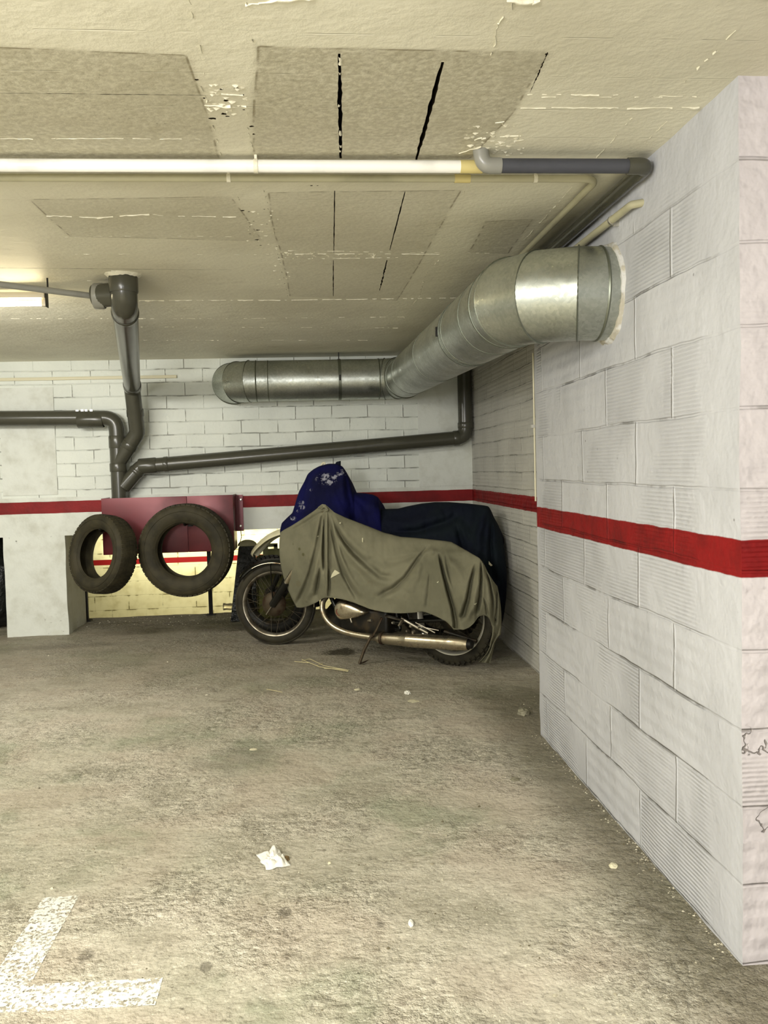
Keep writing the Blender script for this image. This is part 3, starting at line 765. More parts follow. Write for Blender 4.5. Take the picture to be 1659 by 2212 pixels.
# pipes across the ceiling
zW = ZC-.032
wA = on(-80, 358, 'z', zW); wB = on(998, 359, 'z', zW); yW = (wA.y+wB.y)/2
wh = thing('white_ceiling_pipe', 'thick white plastic pipe running across the ceiling', 'pipe', (0, yW, zW))
pipe(wh, 'pipe_run', [(-2.2, yW, zW), (wB.x, yW, zW)], .0185, M_white, seg=24)
o = pipe(wh, 'tape_joint', [(wB.x-.005, yW, zW), (on(1042, 359, 'z', zW).x, yW, zW)], .0195, M_tape, seg=24); o['label'] = 'yellowed tape wrap'
def clip(parent, x, y, z, r, mat=M_zinc):
    bm = bmesh.new(); lathe(bm, [(r, -.006), (r+.002, -.006), (r+.002, .006), (r, .006)], (x, y, z), (1, 0, 0), 24); box(bm, (x-.004, y-.004, z+r), (x+.004, y+.004, ZC)); fixn(bm); return link('pipe_clip', bm, mat, parent, angle=40)
clip(wh, on(552, 355, 'z', zW).x, yW, zW, .0185, M_ridge)
zG = ZC-.028
el = on(1035, 335, 'z', ZC); dk = thing('dark_waste_pipe', 'dark grey waste pipe with elbow meeting the white pipe, turning along the right wall', 'pipe', el)
zD = ZC-.045
dB_ = on(1075, 358, 'z', zD); dC = on(1392, 361, 'z', zD); dC.x = min(dC.x, XN-.03); yD = dB_.y
X1 = on(1395, 361, 'z', zD).x; X1 = min(X1, XN-.028)
pipe(dk, 'elbow', [(on(1034, 330, 'z', ZC).x, yD-.0, ZC+.01), (on(1040, 330, 'z', ZC).x, yD, zD), (on(1082, 358, 'z', zD).x, yD, zD)], .0235, M_pvcl, .035)
pipe(dk, 'pipe_run', [(on(1080, 358, 'z', zD).x, yD, zD), (X1-.05, yD, zD)], .021, M_pvb)
pipe(dk, 'corner_elbow', [(X1-.06, yD, zD), (X1, yD, zD), (X1, yD+.07, zD)], .0245, M_pvc, .04)
pipe(dk, 'return_run', [(X1, yD+.05, zD), (X1-.015, 6.9, zD+.01)], .0225, M_pvc)
zB = ZC-.02
bA = on(0, 385, 'z', zB); bC = on(1318, 389, 'z', zB); yG = on(600, 385, 'z', zB).y
bg_ = thing('beige_conduit', 'thin beige conduit below the white pipe, curving back beside the duct', 'conduit', (0, yG, zB))
xg = X1-.085
pipe(bg_, 'conduit_run', [(-2.2, yG, zB), (xg, yG, zB), (xg-.01, 6.9, zB)], .0115, M_beige, .06, 16)
for px in (494, 1157): clip(bg_, on(px, 385, 'z', zB).x, yG, zB, .0115, M_ridge)
o = pipe(bg_, 'tape_joint', [(on(982, 385, 'z', zB).x, yG, zB), (on(1016, 385, 'z', zB).x, yG, zB)], .0135, M_tape, seg=16); o['label'] = 'yellowed tape wrap'
s0_ = on(1382, 432, 'x', XN-.014)
b2 = thing('wall_conduit', 'short beige conduit in the angle of ceiling and right wall above the duct', 'conduit', s0_)
zz = s0_.z; ye_ = s0_.y
pipe(b2, 'conduit_run', [(XN+.02, ye_-.0, zz-.005), (XN-.022, ye_+.05, zz), (XN-.028, 3.9, zz+.01)], .0125, M_beige, .03, 16)
bm = bmesh.new(); lathe(bm, [(.0125, -.006), (.016, -.006), (.016, .006), (.0125, .006)], (XN-.023, ye_+.22, zz), (0, 1, 0), 20); box(bm, (XN-.02, ye_+.215, zz-.02), (XN+.002, ye_+.225, zz+.002)); fixn(bm); link('pipe_clip', bm, M_zinc, b2, angle=40)

# plumb rod at the wall step
rx = on(1152, 900, 'y', YN+.03)
rod = thing('steel_rod', 'thin metal rod standing in the step of the right wall above the stripe', 'rod', (rx.x, YN+.03, 1.12))
bm = bmesh.new(); sweep(bm, [(XN+.0, YN+.02, 1.12), (XN+.0, YN+.02, 1.82)], .004, 8); link('rod_shaft', bm, M_trunk, rod)
bm = bmesh.new(); box(bm, (XN-.018, YN+.008, 1.468), (XN+.004, YN+.03, 1.482)); link('rod_clip', bm, M_zinc, rod, smooth=False)

# ------------------------------------------------------------ tube lamp
lmp = thing('tube_lamp', 'lit fluorescent tube lamp on the ceiling at left edge', 'lamp', on(60, 650, 'z', ZC-.03))
zL = ZC-.085; lE = on(100, 655, 'z', zL); lS = on(-260, 655, 'z', zL)
m = MB('lit_tube', .5); m.b.inputs['Emission Color'].default_value = (1, .86, .55, 1); m.b.inputs['Emission Strength'].default_value = 26; m.col((1, .95, .8)); M_em = m.m
bm = bmesh.new(); sweep(bm, [(lS.x, lE.y, zL), (lE.x-.02, lE.y, zL)], .013, 16); link('tube', bm, M_em, lmp)
m = MB('lamp_housing', .35, 0, .5); m.col(sr(215, 205, 180)); M_hous = m.m
bm = bmesh.new(); box(bm, (lS.x, lE.y-.03, zL+.022), (lE.x, lE.y+.03, zL+.05)); bevel_all(bm, .004); link('housing', bm, M_hous, lmp)
bm = bmesh.new(); box(bm, (lE.x-.02, lE.y-.014, zL-.016), (lE.x, lE.y+.014, zL+.024)); bevel_all(bm, .003); link('lamp_holder', bm, M_hous, lmp)
bm = bmesh.new(); box(bm, (lE.x-.30, lE.y-.012, zL+.05), (lE.x-.26, lE.y+.012, ZC)); link('bracket', bm, M_hous, lmp, smooth=False)
bm = bmesh.new(); box(bm, (lE.x+.001, lE.y-.02, zL-.02), (lE.x+.005, lE.y+.02, zL+.05)); link('end_cap', bm, M_black, lmp, smooth=False)

#@@BIKES@@
# ------------------------------------------------------------ the grey-sheeted motorcycle
PR = on(985, 1436, 'z', 0); PF = on(592, 1391, 'z', 0)
BD = (PF-PR).normalized(); BN = Vector((0, 0, 1)).cross(BD)        # forward, towards the viewer
def L(x, y, z): return PR + BD*x + BN*y + Vector((0, 0, z))
def bk(px, py, off=0.0): return onp(px, py, PR+BN*off, BN)
WB = (PF-PR).length
m = MB('old_chrome', .24, .95, .5); n = m.noise(9, 5, .6)
m.col(m.mix(n.ss(.5, .72), sr(196, 186, 162), sr(120, 92, 62))); m.rough(n*.35+.12); m.bump(n*.001, 1); M_chr = m.m
m = MB('cast_alloy', .38, .85, .5); n = m.noise(14, 4); m.col(m.mix(n.ss(.4, .7), sr(170, 164, 148), sr(110, 100, 84))); m.bump(n*.0015, 1); M_alloy = m.m
m = MB('greasy_black', .45, .2, .4); n = m.noise(12, 4); m.col(m.mix(n.ss(.45, .7), sr(26, 24, 18), sr(58, 48, 32))); m.bump(n*.003, 1); M_grease = m.m
m = MB('rusty_steel', .6, .5, .4); n = m.noise(16, 5); m.col(m.mix(n.ss(.4, .65), sr(74, 64, 48), sr(56, 38, 24))); m.bump(n*.002, 1); M_rust = m.m
m = MB('black_enamel', .25, .1, .5); m.col(sr(22, 22, 18)); M_enam = m.m
m = MB('rim_alloy', .35, .6, .5); m.col(sr(206, 202, 186)); M_rim = m.m
m = MB('grey_enamel', .35, .2, .5); m.col(sr(60, 58, 48)); M_tank = m.m

m = MB('tarnished_wire', .5, .7, .4); m.col(sr(70, 64, 50)); M_spoke = m.m
def wheel(parent, name, cen, ax, R, tw, rimmat, knob=False, drum=.07, nsp=36, tm=None):
    ax = Vector(ax).normalized(); cen = Vector(cen); tm = tm or M_rub2
    bm = bmesh.new(); pr = []
    for k in range(14):
        a = 2*math.pi*k/14; pr.append((R-tw+math.cos(a)*tw, math.sin(a)*tw*.92))
    lathe(bm, pr, cen, ax, 80); fixn(bm); w = link(name, bm, tm, parent, angle=60)
    u, v = frame_for(ax)
    bm = bmesh.new()
    if knob:
        N = 46
        for k in range(N):
            for j, (h, dr) in enumerate(((-.72, -.014), (-.28, -.001), (.28, -.001), (.72, -.014))):
                a0 = 2*math.pi*(k+(.5 if j % 2 else 0))/N; a1 = a0+2*math.pi/N*.62; P = []
                for rr in (R-.012+dr, R+.006+dr):
                    for (aa, hh) in ((a0, h-.17), (a1, h-.12), (a1, h+.17), (a0, h+.12)):
                        P.append(bm.verts.new(cen+(u*math.cos(aa)+v*math.sin(aa))*rr+ax*(hh*tw)))
                for f in [(0,3,2,1),(4,5,6,7),(0,1,5,4),(1,2,6,5),(2,3,7,6),(3,0,4,7)]: bm.faces.new([P[i] for i in f])
    else:
        for hh, dr in ((-.5, -.004), (0, .003), (.5, -.004)):
            lathe(bm, [(R-.01+dr, (hh-.14)*tw), (R+.002+dr, (hh-.1)*tw), (R+.002+dr, (hh+.1)*tw), (R-.01+dr, (hh+.14)*tw)], cen, ax, 80)
    fixn(bm); link('tread', bm, tm, w, smooth=False)
    rr = R-2*tw+.008
    bm = bmesh.new(); h = tw*.72
    lathe(bm, [(rr+.012, -h), (rr+.004, -h), (rr-.004, -h*.8), (rr-.014, -h*.35), (rr-.016, 0), (rr-.014, h*.35), (rr-.004, h*.8), (rr+.004, h), (rr+.012, h), (rr, 0)], cen, ax, 80)
    fixn(bm); link('rim', bm, rimmat, w, angle=50)
    bm = bmesh.new()
    for k in range(nsp):
        a = 2*math.pi*k/nsp; b = a+(.55 if k % 2 else -.55); s = 1 if (k//2) % 2 else -1
        sweep(bm, [cen+(u*math.cos(a)+v*math.sin(a))*(rr-.012), cen+(u*math.cos(b)+v*math.sin(b))*(drum*.8)+ax*.03*s], .0016, 5, cap=False)
    link('spokes', bm, M_spoke, w)
    bm = bmesh.new(); lathe(bm, [(0, -.045), (drum*.5, -.045), (drum, -.03), (drum, .03), (drum*.55, .045), (.02, .052), (.018, .085), (0, .085)], cen, ax, 40, closed=False); fixn(bm); link('hub', bm, M_grease, w, angle=40)
    return w
moto = thing('motorcycle', 'old motorcycle with chrome exhaust standing under a grey cloth', 'motorcycle', (PR+PF)/2)
RR = .314; rw = L(.02, 0, RR)
wheel(moto, 'rear_wheel', rw, BN, RR, .041, M_rim, True, .085)
FRr = .306; steer = math.radians(24)
fd = Matrix.Rotation(steer, 3, 'Z') @ BD; fn = Vector((0, 0, 1)).cross(fd)
fc_ = Vector((PF.x, PF.y, FRr)) ; fc_ += Vector((.02, 0, 0))
wheel(moto, 'front_wheel', fc_, fn, FRr, .038, M_alloy, False, .075)
def F(a, r, o=0): # point around the front wheel; a degrees from forward(left), up positive
    a = math.radians(a); return fc_ + fd*math.cos(a)*r + Vector((0, 0, 1))*math.sin(a)*r + fn*o
# front mudguard: curved section with rolled edge
def guard(parent, name, mat, fn_pt, a0, a1, r, w, drop=.03, n=30, t=.003):
    bm = bmesh.new(); rows = []
    for i in range(n+1):
        a = a0+(a1-a0)*i/n; row = []
        endt = min(1, min(i, n-i)/2+.35)
        for k in range(9):
            s = -1+2*k/8; ww = w*(endt if 0 else 1); row.append(bm.verts.new(fn_pt(a, r-drop*abs(s)**2.2, s*ww)))
        rows.append(row)
    for A, B in zip(rows[:-1], rows[1:]):
        for k in range(8): bm.faces.new((A[k], A[k+1], B[k+1], B[k]))
    fixn(bm); o = link(name, bm, mat, parent, angle=60)
    s = o.modifiers.new('s', 'SOLIDIFY'); s.thickness = t; s.offset = 0
    return o
g1 = guard(moto, 'front_mudguard', M_enam, F, 38, 184, FRr+.030, .055)
bm = bmesh.new(); sweep(bm, [F(a, FRr+.004, .056) for a in np.linspace(60, 184, 26)], .0035, 8); link('mudguard_trim', bm, M_chr, g1)
# fork, stays, drum plate
top = bk(668, 1185, .02)
for s in (-1, 1):
    bm = bmesh.new(); sweep(bm, [fc_+fn*.078*s, fc_+fn*.085*s+(top-fc_)*.42, ], [.027, .027], 18); lg = link('fork_leg', bm, M_enam, moto)
    bm = bmesh.new(); sweep(bm, [fc_+fn*.085*s+(top-fc_)*.40, fc_+fn*.07*s+(top-fc_)*1.02], .019, 16); link('fork_tube', bm, M_chr, lg)
bm = bmesh.new(); sweep(bm, [F(28+90-30, FRr+.0, .06)+Vector((0, 0, 0)), fc_+fn*.07+Vector((0, 0, .03))], .008, 8, flat=.5); sweep(bm, [F(140, FRr+.0, .06), fc_+fn*.07+Vector((0, 0, .01))], .006, 8); link('mudguard_stay', bm, M_black, moto)
bm = bmesh.new(); lathe(bm, [(0, .02), (.088, .02), (.092, .035), (.07, .062), (.03, .07), (0, .07)], fc_, fn, 40, closed=False); fixn(bm); bp = link('brake_plate', bm, M_rust, moto, angle=40)
bm = bmesh.new(); sweep(bm, [fc_+fn*.075, fc_+fn*.075+Vector((-.05, 0, -.07))], .009, 8, flat=.5); link('brake_lever_arm', bm, M_alloy, bp)
bm = bmesh.new(); lathe(bm, [(0, .07), (.014, .07), (.014, .09), (.009, .098), (0, .098)], fc_, fn, 10, closed=False); fixn(bm); link('axle_nut', bm, M_alloy, moto)
# frame
bm = bmesh.new()
def tube(pts, r, b=.06): sweep(bm, fillet(pts, b) if len(pts) > 2 else pts, r, 12)
hs = bk(672, 1168, 0)
tube([hs, L(WB-.42, 0, .62), L(.95, 0, .30), L(.80, 0, .20), L(.42, 0, .20)], .016)
tube([hs, L(.75, 0, .66), L(.28, 0, .60), L(-.08, 0, .58)], .016)
for s in (-.07, .07): tube([L(.45, s, .58), L(.40, s, .30), L(.38, s, .22)], .013); tube([L(0, s*1.3, RR), L(.42, s*1.2, .26)], .014); tube([L(.02, s*1.5, .36), L(.10, s*1.5, .60)], .016)
link('frame', bm, M_enam, moto)
# engine
bm = bmesh.new(); a = L(.42, -.09, .17); 
for (x0, x1, y0, y1, z0, z1) in ((.46, .86, -.09, .10, .17, .34),):
    vs = []
    for (x, y, z) in [(x0,y0,z0),(x1,y0,z0),(x1,y1,z0),(x0,y1,z0),(x0,y0,z1),(x1,y0,z1),(x1,y1,z1),(x0,y1,z1)]: vs.append(bm.verts.new(L(x, y, z)))
    for f in [(0,3,2,1),(4,5,6,7),(0,1,5,4),(1,2,6,5),(2,3,7,6),(3,0,4,7)]: bm.faces.new([vs[i] for i in f])
fixn(bm); bevel_all(bm, .03, 3); link('crankcase', bm, M_grease, moto)
bm = bmesh.new(); c0_ = L(.80, 0, .32); c1_ = L(.86, 0, .54); dd = (c1_-c0_)
for k in range(9): lathe(bm, [(0, -.003), (.075, -.003), (.078, 0), (.075, .003), (0, .003)], c0_+dd*(k/9+.08), dd, 24, closed=False)
lathe(bm, [(.052, 0), (.052, dd.length)], c0_, dd, 20, closed=False)
fixn(bm); link('cylinder_fins', bm, M_alloy, moto, angle=30)
# polished side cover (teardrop) with badge and plug
e0 = bk(741, 1318, .13); e1 = bk(790, 1322, .13)
bm = bmesh.new(); ax_ = (e1-e0).normalized(); up = Vector((0, 0, 1)); n_ = 30; rings = []
out = []
for k in range(40):
    a = 2*math.pi*k/40
    if math.cos(a) <= 0: p = e0 + ax_*math.cos(a)*.066 + up*math.sin(a)*.066
    else: p = e0 + ax_*math.cos(a)*.195 + up*math.sin(a)*.066*(1-.42*math.cos(a)**1.5)
    out.append(p)
cen_ = e0+ax_*.04
for (s, o_) in ((1, -.05), (1, .004), (.97, .016), (.90, .026), (.78, .033), (.5, .039), (.22, .041)):
    rings.append([bm.verts.new(cen_+(p-cen_)*s+BN*o_) for p in out])
for A, B in zip(rings[:-1], rings[1:]):
    for k in range(40): bm.faces.new((A[k], A[(k+1) % 40], B[(k+1) % 40], B[k]))
bm.faces.new(rings[-1]); fixn(bm); ec = link('engine_cover', bm, M_chr, moto, angle=50); ec['label'] = 'dull chrome teardrop engine cover'
q = bk(733, 1322, .165)
m = MB('red_badge', .4, .2, .5); m.col(sr(112, 52, 38)); M_badge = m.m
bm = bmesh.new(); lathe(bm, [(0, 0), (.020, 0), (.023, .003), (.026, .003), (.026, -.006), (0, -.006)], q, BN, 24, closed=False); fixn(bm); o = link('badge', bm, M_badge, ec, angle=30); o['label'] = 'faded red round badge'
bm = bmesh.new(); q = bk(740, 1303, .152); lathe(bm, [(0, .004), (.006, .004), (.006, -.01)], q, BN, 12, closed=False); link('plug', bm, M_black, ec)
for a_, b_, r_ in ((bk(757, 1336, .15), bk(760, 1345, .16), .006), (bk(795, 1341, .15), bk(803, 1340, .16), .009)):
    bm = bmesh.new(); sweep(bm, [a_, b_], r_, 10); link('drain_nut', bm, M_alloy, moto)
# exhaust
bm = bmesh.new()
hp = [bk(706, 1288, .10), bk(698, 1300, .13), bk(697, 1318, .155), bk(705, 1337, .165), bk(722, 1354, .17), bk(748, 1366, .17), bk(780, 1373, .17), bk(815, 1378, .17)]
sm = []
for i in range(len(hp)-1):
    p0 = hp[max(i-1, 0)]; p1 = hp[i]; p2 = hp[i+1]; p3 = hp[min(i+2, len(hp)-1)]
    for k in range(6):
        t = k/6; sm.append(.5*((2*p1)+(p2-p0)*t+(2*p0-5*p1+4*p2-p3)*t*t+(3*p1-p0-3*p2+p3)*t**3))
sm.append(hp[-1]); sweep(bm, sm, .0195, 24); link('exhaust_header', bm, M_chr, moto)
bm = bmesh.new(); ma = bk(812, 1378, .17); mb_ = bk(1012, 1392, .17); md_ = mb_-ma
P = [ma+md_*t for t in (0, .03, .12, .28, .36, .365, .375, .8, .81, .84, .96, 1.0)]
sweep(bm, P, [.021, .033, .037, .041, .045, .047, .045, .045, .0465, .045, .040, .035], 28, cap=False); mf = link('muffler', bm, M_chr, moto, angle=50)
bm = bmesh.new(); sweep(bm, [mb_-md_*.01, mb_+md_*.035], [.031, .026], 24); link('muffler_tip', bm, M_black, mf)
bm = bmesh.new(); lathe(bm, [(.034, -.008), (.042, -.008), (.042, .008), (.034, .008)], ma+md_*.075, md_, 24); fixn(bm); link('exhaust_clamp', bm, M_rust, mf)
# side stand
bm = bmesh.new(); S_ = [bk(825, 1334, .16), bk(812, 1362, .19), bk(803, 1376, .20)]
sweep(bm, S_, [.021, .019, .014], 10, flat=.35); sd = link('side_stand', bm, M_rust, moto)
foot = on(776, 1434, 'z', .004)
bm = bmesh.new(); sweep(bm, fillet([S_[-1]+Vector((0, 0, .012)), bk(787, 1403, .235), foot], .03), .010, 10); sweep(bm, [foot, foot+Vector((.03, .02, .004)), foot+Vector((.065, .05, .012))], [.008, .009, .004], 8, flat=.4); link('stand_leg', bm, M_rust, sd)
# brackets, footrest, linkage, swing arm cover
bm = bmesh.new(); sweep(bm, [bk(834, 1330, .15), bk(870, 1340, .15), bk(862, 1352, .16)], [.022, .02, .014], 8, flat=.4); sweep(bm, [bk(868, 1336, .14), bk(892, 1350, .15), bk(925, 1368, .14)], .010, 8); link('footrest_bracket', bm, M_alloy, moto)
for (x, y, r) in ((888, 1352, .014), (880, 1363, .010), (893, 1365, .012), (905, 1356, .008), (849, 1345, .010)):
    bm = bmesh.new(); lathe(bm, [(0, .012), (r*.6, .012), (r, .004), (r, -.01), (0, -.01)], bk(x, y, .15), BN, 14, closed=False); fixn(bm); link('linkage_bolt', bm, M_alloy, moto)
bm = bmesh.new(); sweep(bm, [bk(898, 1345, .12), bk(940, 1367, .12)], .006, 8); sweep(bm, [bk(900, 1352, .12), bk(948, 1362, .12)], .004, 8); link('brake_rods', bm, M_alloy, moto)
bm = bmesh.new(); sweep(bm, [bk(960, 1364, .075), bk(1030, 1385, .065)], .012, 10); sweep(bm, [bk(905, 1362, .07), bk(1000, 1385, .07)], .018, 10, flat=.5); link('swing_arm', bm, M_grease, moto)
# tank, seat, bars and headlamp under the cloth
bm = bmesh.new(); bmesh.ops.create_uvsphere(bm, u_segments=24, v_segments=14, radius=1)
tc_ = L(.92, 0, .72)
for v in bm.verts: p = v.co.copy(); v.co = tc_ + BD*p.x*.24 + BN*p.y*.11 + Vector((0, 0, 1))*(max(p.z, -.6)*.11)
link('fuel_tank', bm, M_tank, moto)
bm = bmesh.new(); sweep(bm, [L(.68, 0, .66), L(.45, 0, .665), L(.15, 0, .68)], [.07, .10, .07], 16, flat=.45); link('seat', bm, M_grease, moto)
def W2(a, r, o): a = math.radians(a); return rw - BD*math.cos(a)*r + Vector((0, 0, 1))*math.sin(a)*r + BN*o
guard(moto, 'rear_mudguard', M_enam, W2, 35, 140, RR+.05, .07)
bm = bmesh.new(); sweep(bm, fillet([bk(702, 1102, .25), hs+BN*.10+Vector((0, 0, .08)), hs+Vector((0, 0, .05)), hs-BN*.10+Vector((0, 0, .06)), hs-BN*.20-BD*.05+Vector((0, 0, .04))], .04), .011, 12); link('handlebar', bm, M_chr, moto)
bm = bmesh.new(); hl = bk(652, 1178, -.02); lathe(bm, [(0, -.10), (.04, -.09), (.06, -.03), (.062, .03), (.055, .04), (0, .045)], hl, fd, 28, closed=False); fixn(bm); link('headlamp', bm, M_chr, moto)

# ------------------------------------------------------------ cloth builder
def seg_dist(X, Y, pl):
    d = np.full(X.shape, 1e9); tt = np.zeros(X.shape); Ls = [0]
    for a, b in zip(pl[:-1], pl[1:]): Ls.append(Ls[-1]+math.hypot(b[0]-a[0], b[1]-a[1]))
    for i, (a, b) in enumerate(zip(pl[:-1], pl[1:])):
        vx, vy = b[0]-a[0], b[1]-a[1]; l2 = vx*vx+vy*vy
        t = np.clip(((X-a[0])*vx+(Y-a[1])*vy)/l2, 0, 1)
        dd = np.hypot(X-a[0]-t*vx, Y-a[1]-t*vy); mk = dd < d
        d[mk] = dd[mk]; tt[mk] = ((Ls[i]+t*(Ls[i+1]-Ls[i]))/Ls[-1])[mk]
    return d, tt
def interp_pairs(pairs, n):
    A = np.array(pairs, float); 
    s = np.concatenate([[0], np.cumsum(np.hypot(np.diff(A[:, 0]), np.diff(A[:, 1]))+np.hypot(np.diff(A[:, 3]), np.diff(A[:, 4])))]); s /= s[-1]
    t = np.linspace(0, 1, n); out = np.stack([np.interp(t, s, A[:, k]) for k in range(A.shape[1])], 1)
    k = np.array([1, 2, 1.])/4
    for j in range(A.shape[1]):
        o = out[:, j].copy()
        for _ in range(2): o[1:-1] = k[0]*o[:-2]+k[1]*o[1:-1]+k[2]*o[2:]
        out[:, j] = o
    return out
def cloth(bm, pairs, folds, P0, N, nu, nv, bulge=.06, pxm=320., ntex=.004, top_round=.06, far=None, seed=0, warp=0):
    """sheet hung between a traced ridge line and hem; the far side hangs behind it"""
    I = interp_pairs(pairs, nu); v = np.linspace(0, 1, nv)[:, None]
    bow = I[:, 6][None, :]
    X = I[:, 0][None]*(1-v)+I[:, 3][None]*v + bow*4*v*(1-v); Y = I[:, 1][None]*(1-v)+I[:, 4][None]*v
    # depth rises quickly from the ridge, then hangs
    e = np.minimum(v*1.0, 1)**.55
    O = I[:, 2][None]*(1-e)+I[:, 5][None]*e + bulge*np.sin(np.pi*np.clip(v, 0, 1))**.8*.5
    for f in folds:
        pl, amp, w = f[0], f[1], f[2]; asym = f[3] if len(f) > 3 else 0
        d, t = seg_dist(X, Y, pl); fade = np.clip(t/.18, 0, 1)*np.clip((1.02-t)/.12, 0, 1) if len(f) < 5 else np.clip(t/.12, 0, 1)
        wi = w*(.6+.8*t)
        O = O + 1.5*amp*fade*(np.exp(-(d/wi)**2) - .35*np.exp(-((d)/(wi*2.6))**2))
    global SX, SY, SO
    SX, SY, SO = X, Y, O
    V = []
    for j in range(nv):
        row = []
        for i in range(nu):
            o = O[j, i] + ntex*noise.noise(Vector((X[j, i]*.045, Y[j, i]*.03, seed)))*1.6 + ntex*.5*noise.noise(Vector((X[j, i]*.12, Y[j, i]*.08, seed)))
            pp = onp(float(X[j, i]), float(Y[j, i]), P0+N*float(o), N)
            if pp.x > XF-.03: pp.x = XF-.03-.003*abs(math.sin(j))
            row.append(bm.verts.new(pp))
        V.append(row)
    for j in range(nv-1):
        for i in range(nu-1): bm.faces.new((V[j][i], V[j+1][i], V[j+1][i+1], V[j][i+1]))
    if far is not None:
        # far side drops down behind
        w, zlow, nn = far[:3]; prev = V[0]
        top = [vv.co.copy() for vv in V[0]]; tap = np.clip((I[-1, 0]+2-I[:, 0])/far[3], 0, 1) if len(far) > 3 else np.ones(nu)
        for k in range(1, nn+1):
            t = k/nn; row = []
            for i, p in enumerate(top):
                lo_ = min(zlow, p.z-.02)
                fold = .015*math.sin(i*.21)*t
                q = p - N*(((w+fold)*float(tap[i])+.004)*math.sin(min(t*1.6, 1)*math.pi/2)); q.z = p.z + (lo_-p.z)*t**1.15; q.x = min(q.x, XF-.012)
                row.append(bm.verts.new(q))
            for i in range(nu-1): bm.faces.new((prev[i], prev[i+1], row[i+1], row[i]))
            prev = row
    return V
m = MB('olive_grey_cloth', .85, 0, .2)
n1 = m.noise(3.2, 4, .6); n2 = m.noise(420, 2); n3 = m.noise(14, 4, .6)
cc = m.mix(n1.ss(.35, .7), sr(124, 121, 99), sr(106, 104, 84)); cc = m.mix(n3.ss(.6, .75)*.3, cc, sr(98, 92, 70))
def spot(px, py, off, r, k=1.0, soft=.5):
    p = bk(px, py, off); dx = m.x-p.x; dz = m.z-p.z
    return ((dx*dx*1.6+dz*dz)._m('SQRT')*(1/r) + (n3-.5)*.9).ss(1.0, 1.0-soft)*k
cc = m.mix(spot(647, 1185, .10, .014, .8).max(spot(655, 1196, .10, .017, .8)).max(spot(633, 1175, .1, .010, .3)), cc, sr(82, 80, 50))
cc = m.mix(spot(645, 1262, .12, .03, .35), cc, sr(98, 92, 66))
m.col(cc); m.bump(n2*.0006+n3*.004, 1)
tr = m.nt.nodes.new('ShaderNodeSeparateXYZ')
M_cloth = m.m
pairs1 = [(606, 1150, -.02, 641, 1312, .05, -15), (613, 1145, .0, 650, 1313, .07, -13), (628, 1137, .05, 662, 1311, .10, -9), (650, 1123, .12, 676, 1305, .13, -4), (678, 1104, .22, 688, 1299, .15, 0),
          (692, 1093, .27, 696, 1292, .17, 0), (702, 1089, .28, 704, 1290, .18, 0), (712, 1098, .27, 716, 1291, .19, 0), (722, 1107, .24, 740, 1294, .20, 0), (748, 1119, .18, 768, 1303, .21, 0), (790, 1135, .10, 800, 1316, .22, 0),
          (830, 1151, .05, 832, 1323, .22, 0), (866, 1160, .02, 866, 1325, .22, 0), (895, 1162, .01, 897, 1323, .22, 0), (915, 1164, .01, 915, 1320, .22, 0), (935, 1166, .01, 940, 1330, .21, 0), (962, 1169, .02, 968, 1344, .20, 0), (975, 1171, .02, 981, 1362, .20, 0),
          (984, 1176, .03, 988, 1358, .20, 0), (996, 1183, .04, 1000, 1361, .20, 0), (1012, 1192, .06, 1013, 1356, .19, 0), (1024, 1199, .08, 1025, 1345, .18, 0), (1031, 1203, .09, 1029, 1336, .165, 0), (1037, 1207, .10, 1034, 1330, .155, 0), (1043, 1218, .10, 1044, 1328, .13, 2), (1049, 1230, .09, 1054, 1330, .11, 3),
          (1055, 1239, .07, 1061, 1342, .08, 4), (1062, 1250, .04, 1065, 1362, .05, 5), (1069, 1260, .0, 1072, 1370, .0, 5), (1074, 1266, -.03, 1082, 1366, -.06, 4)]
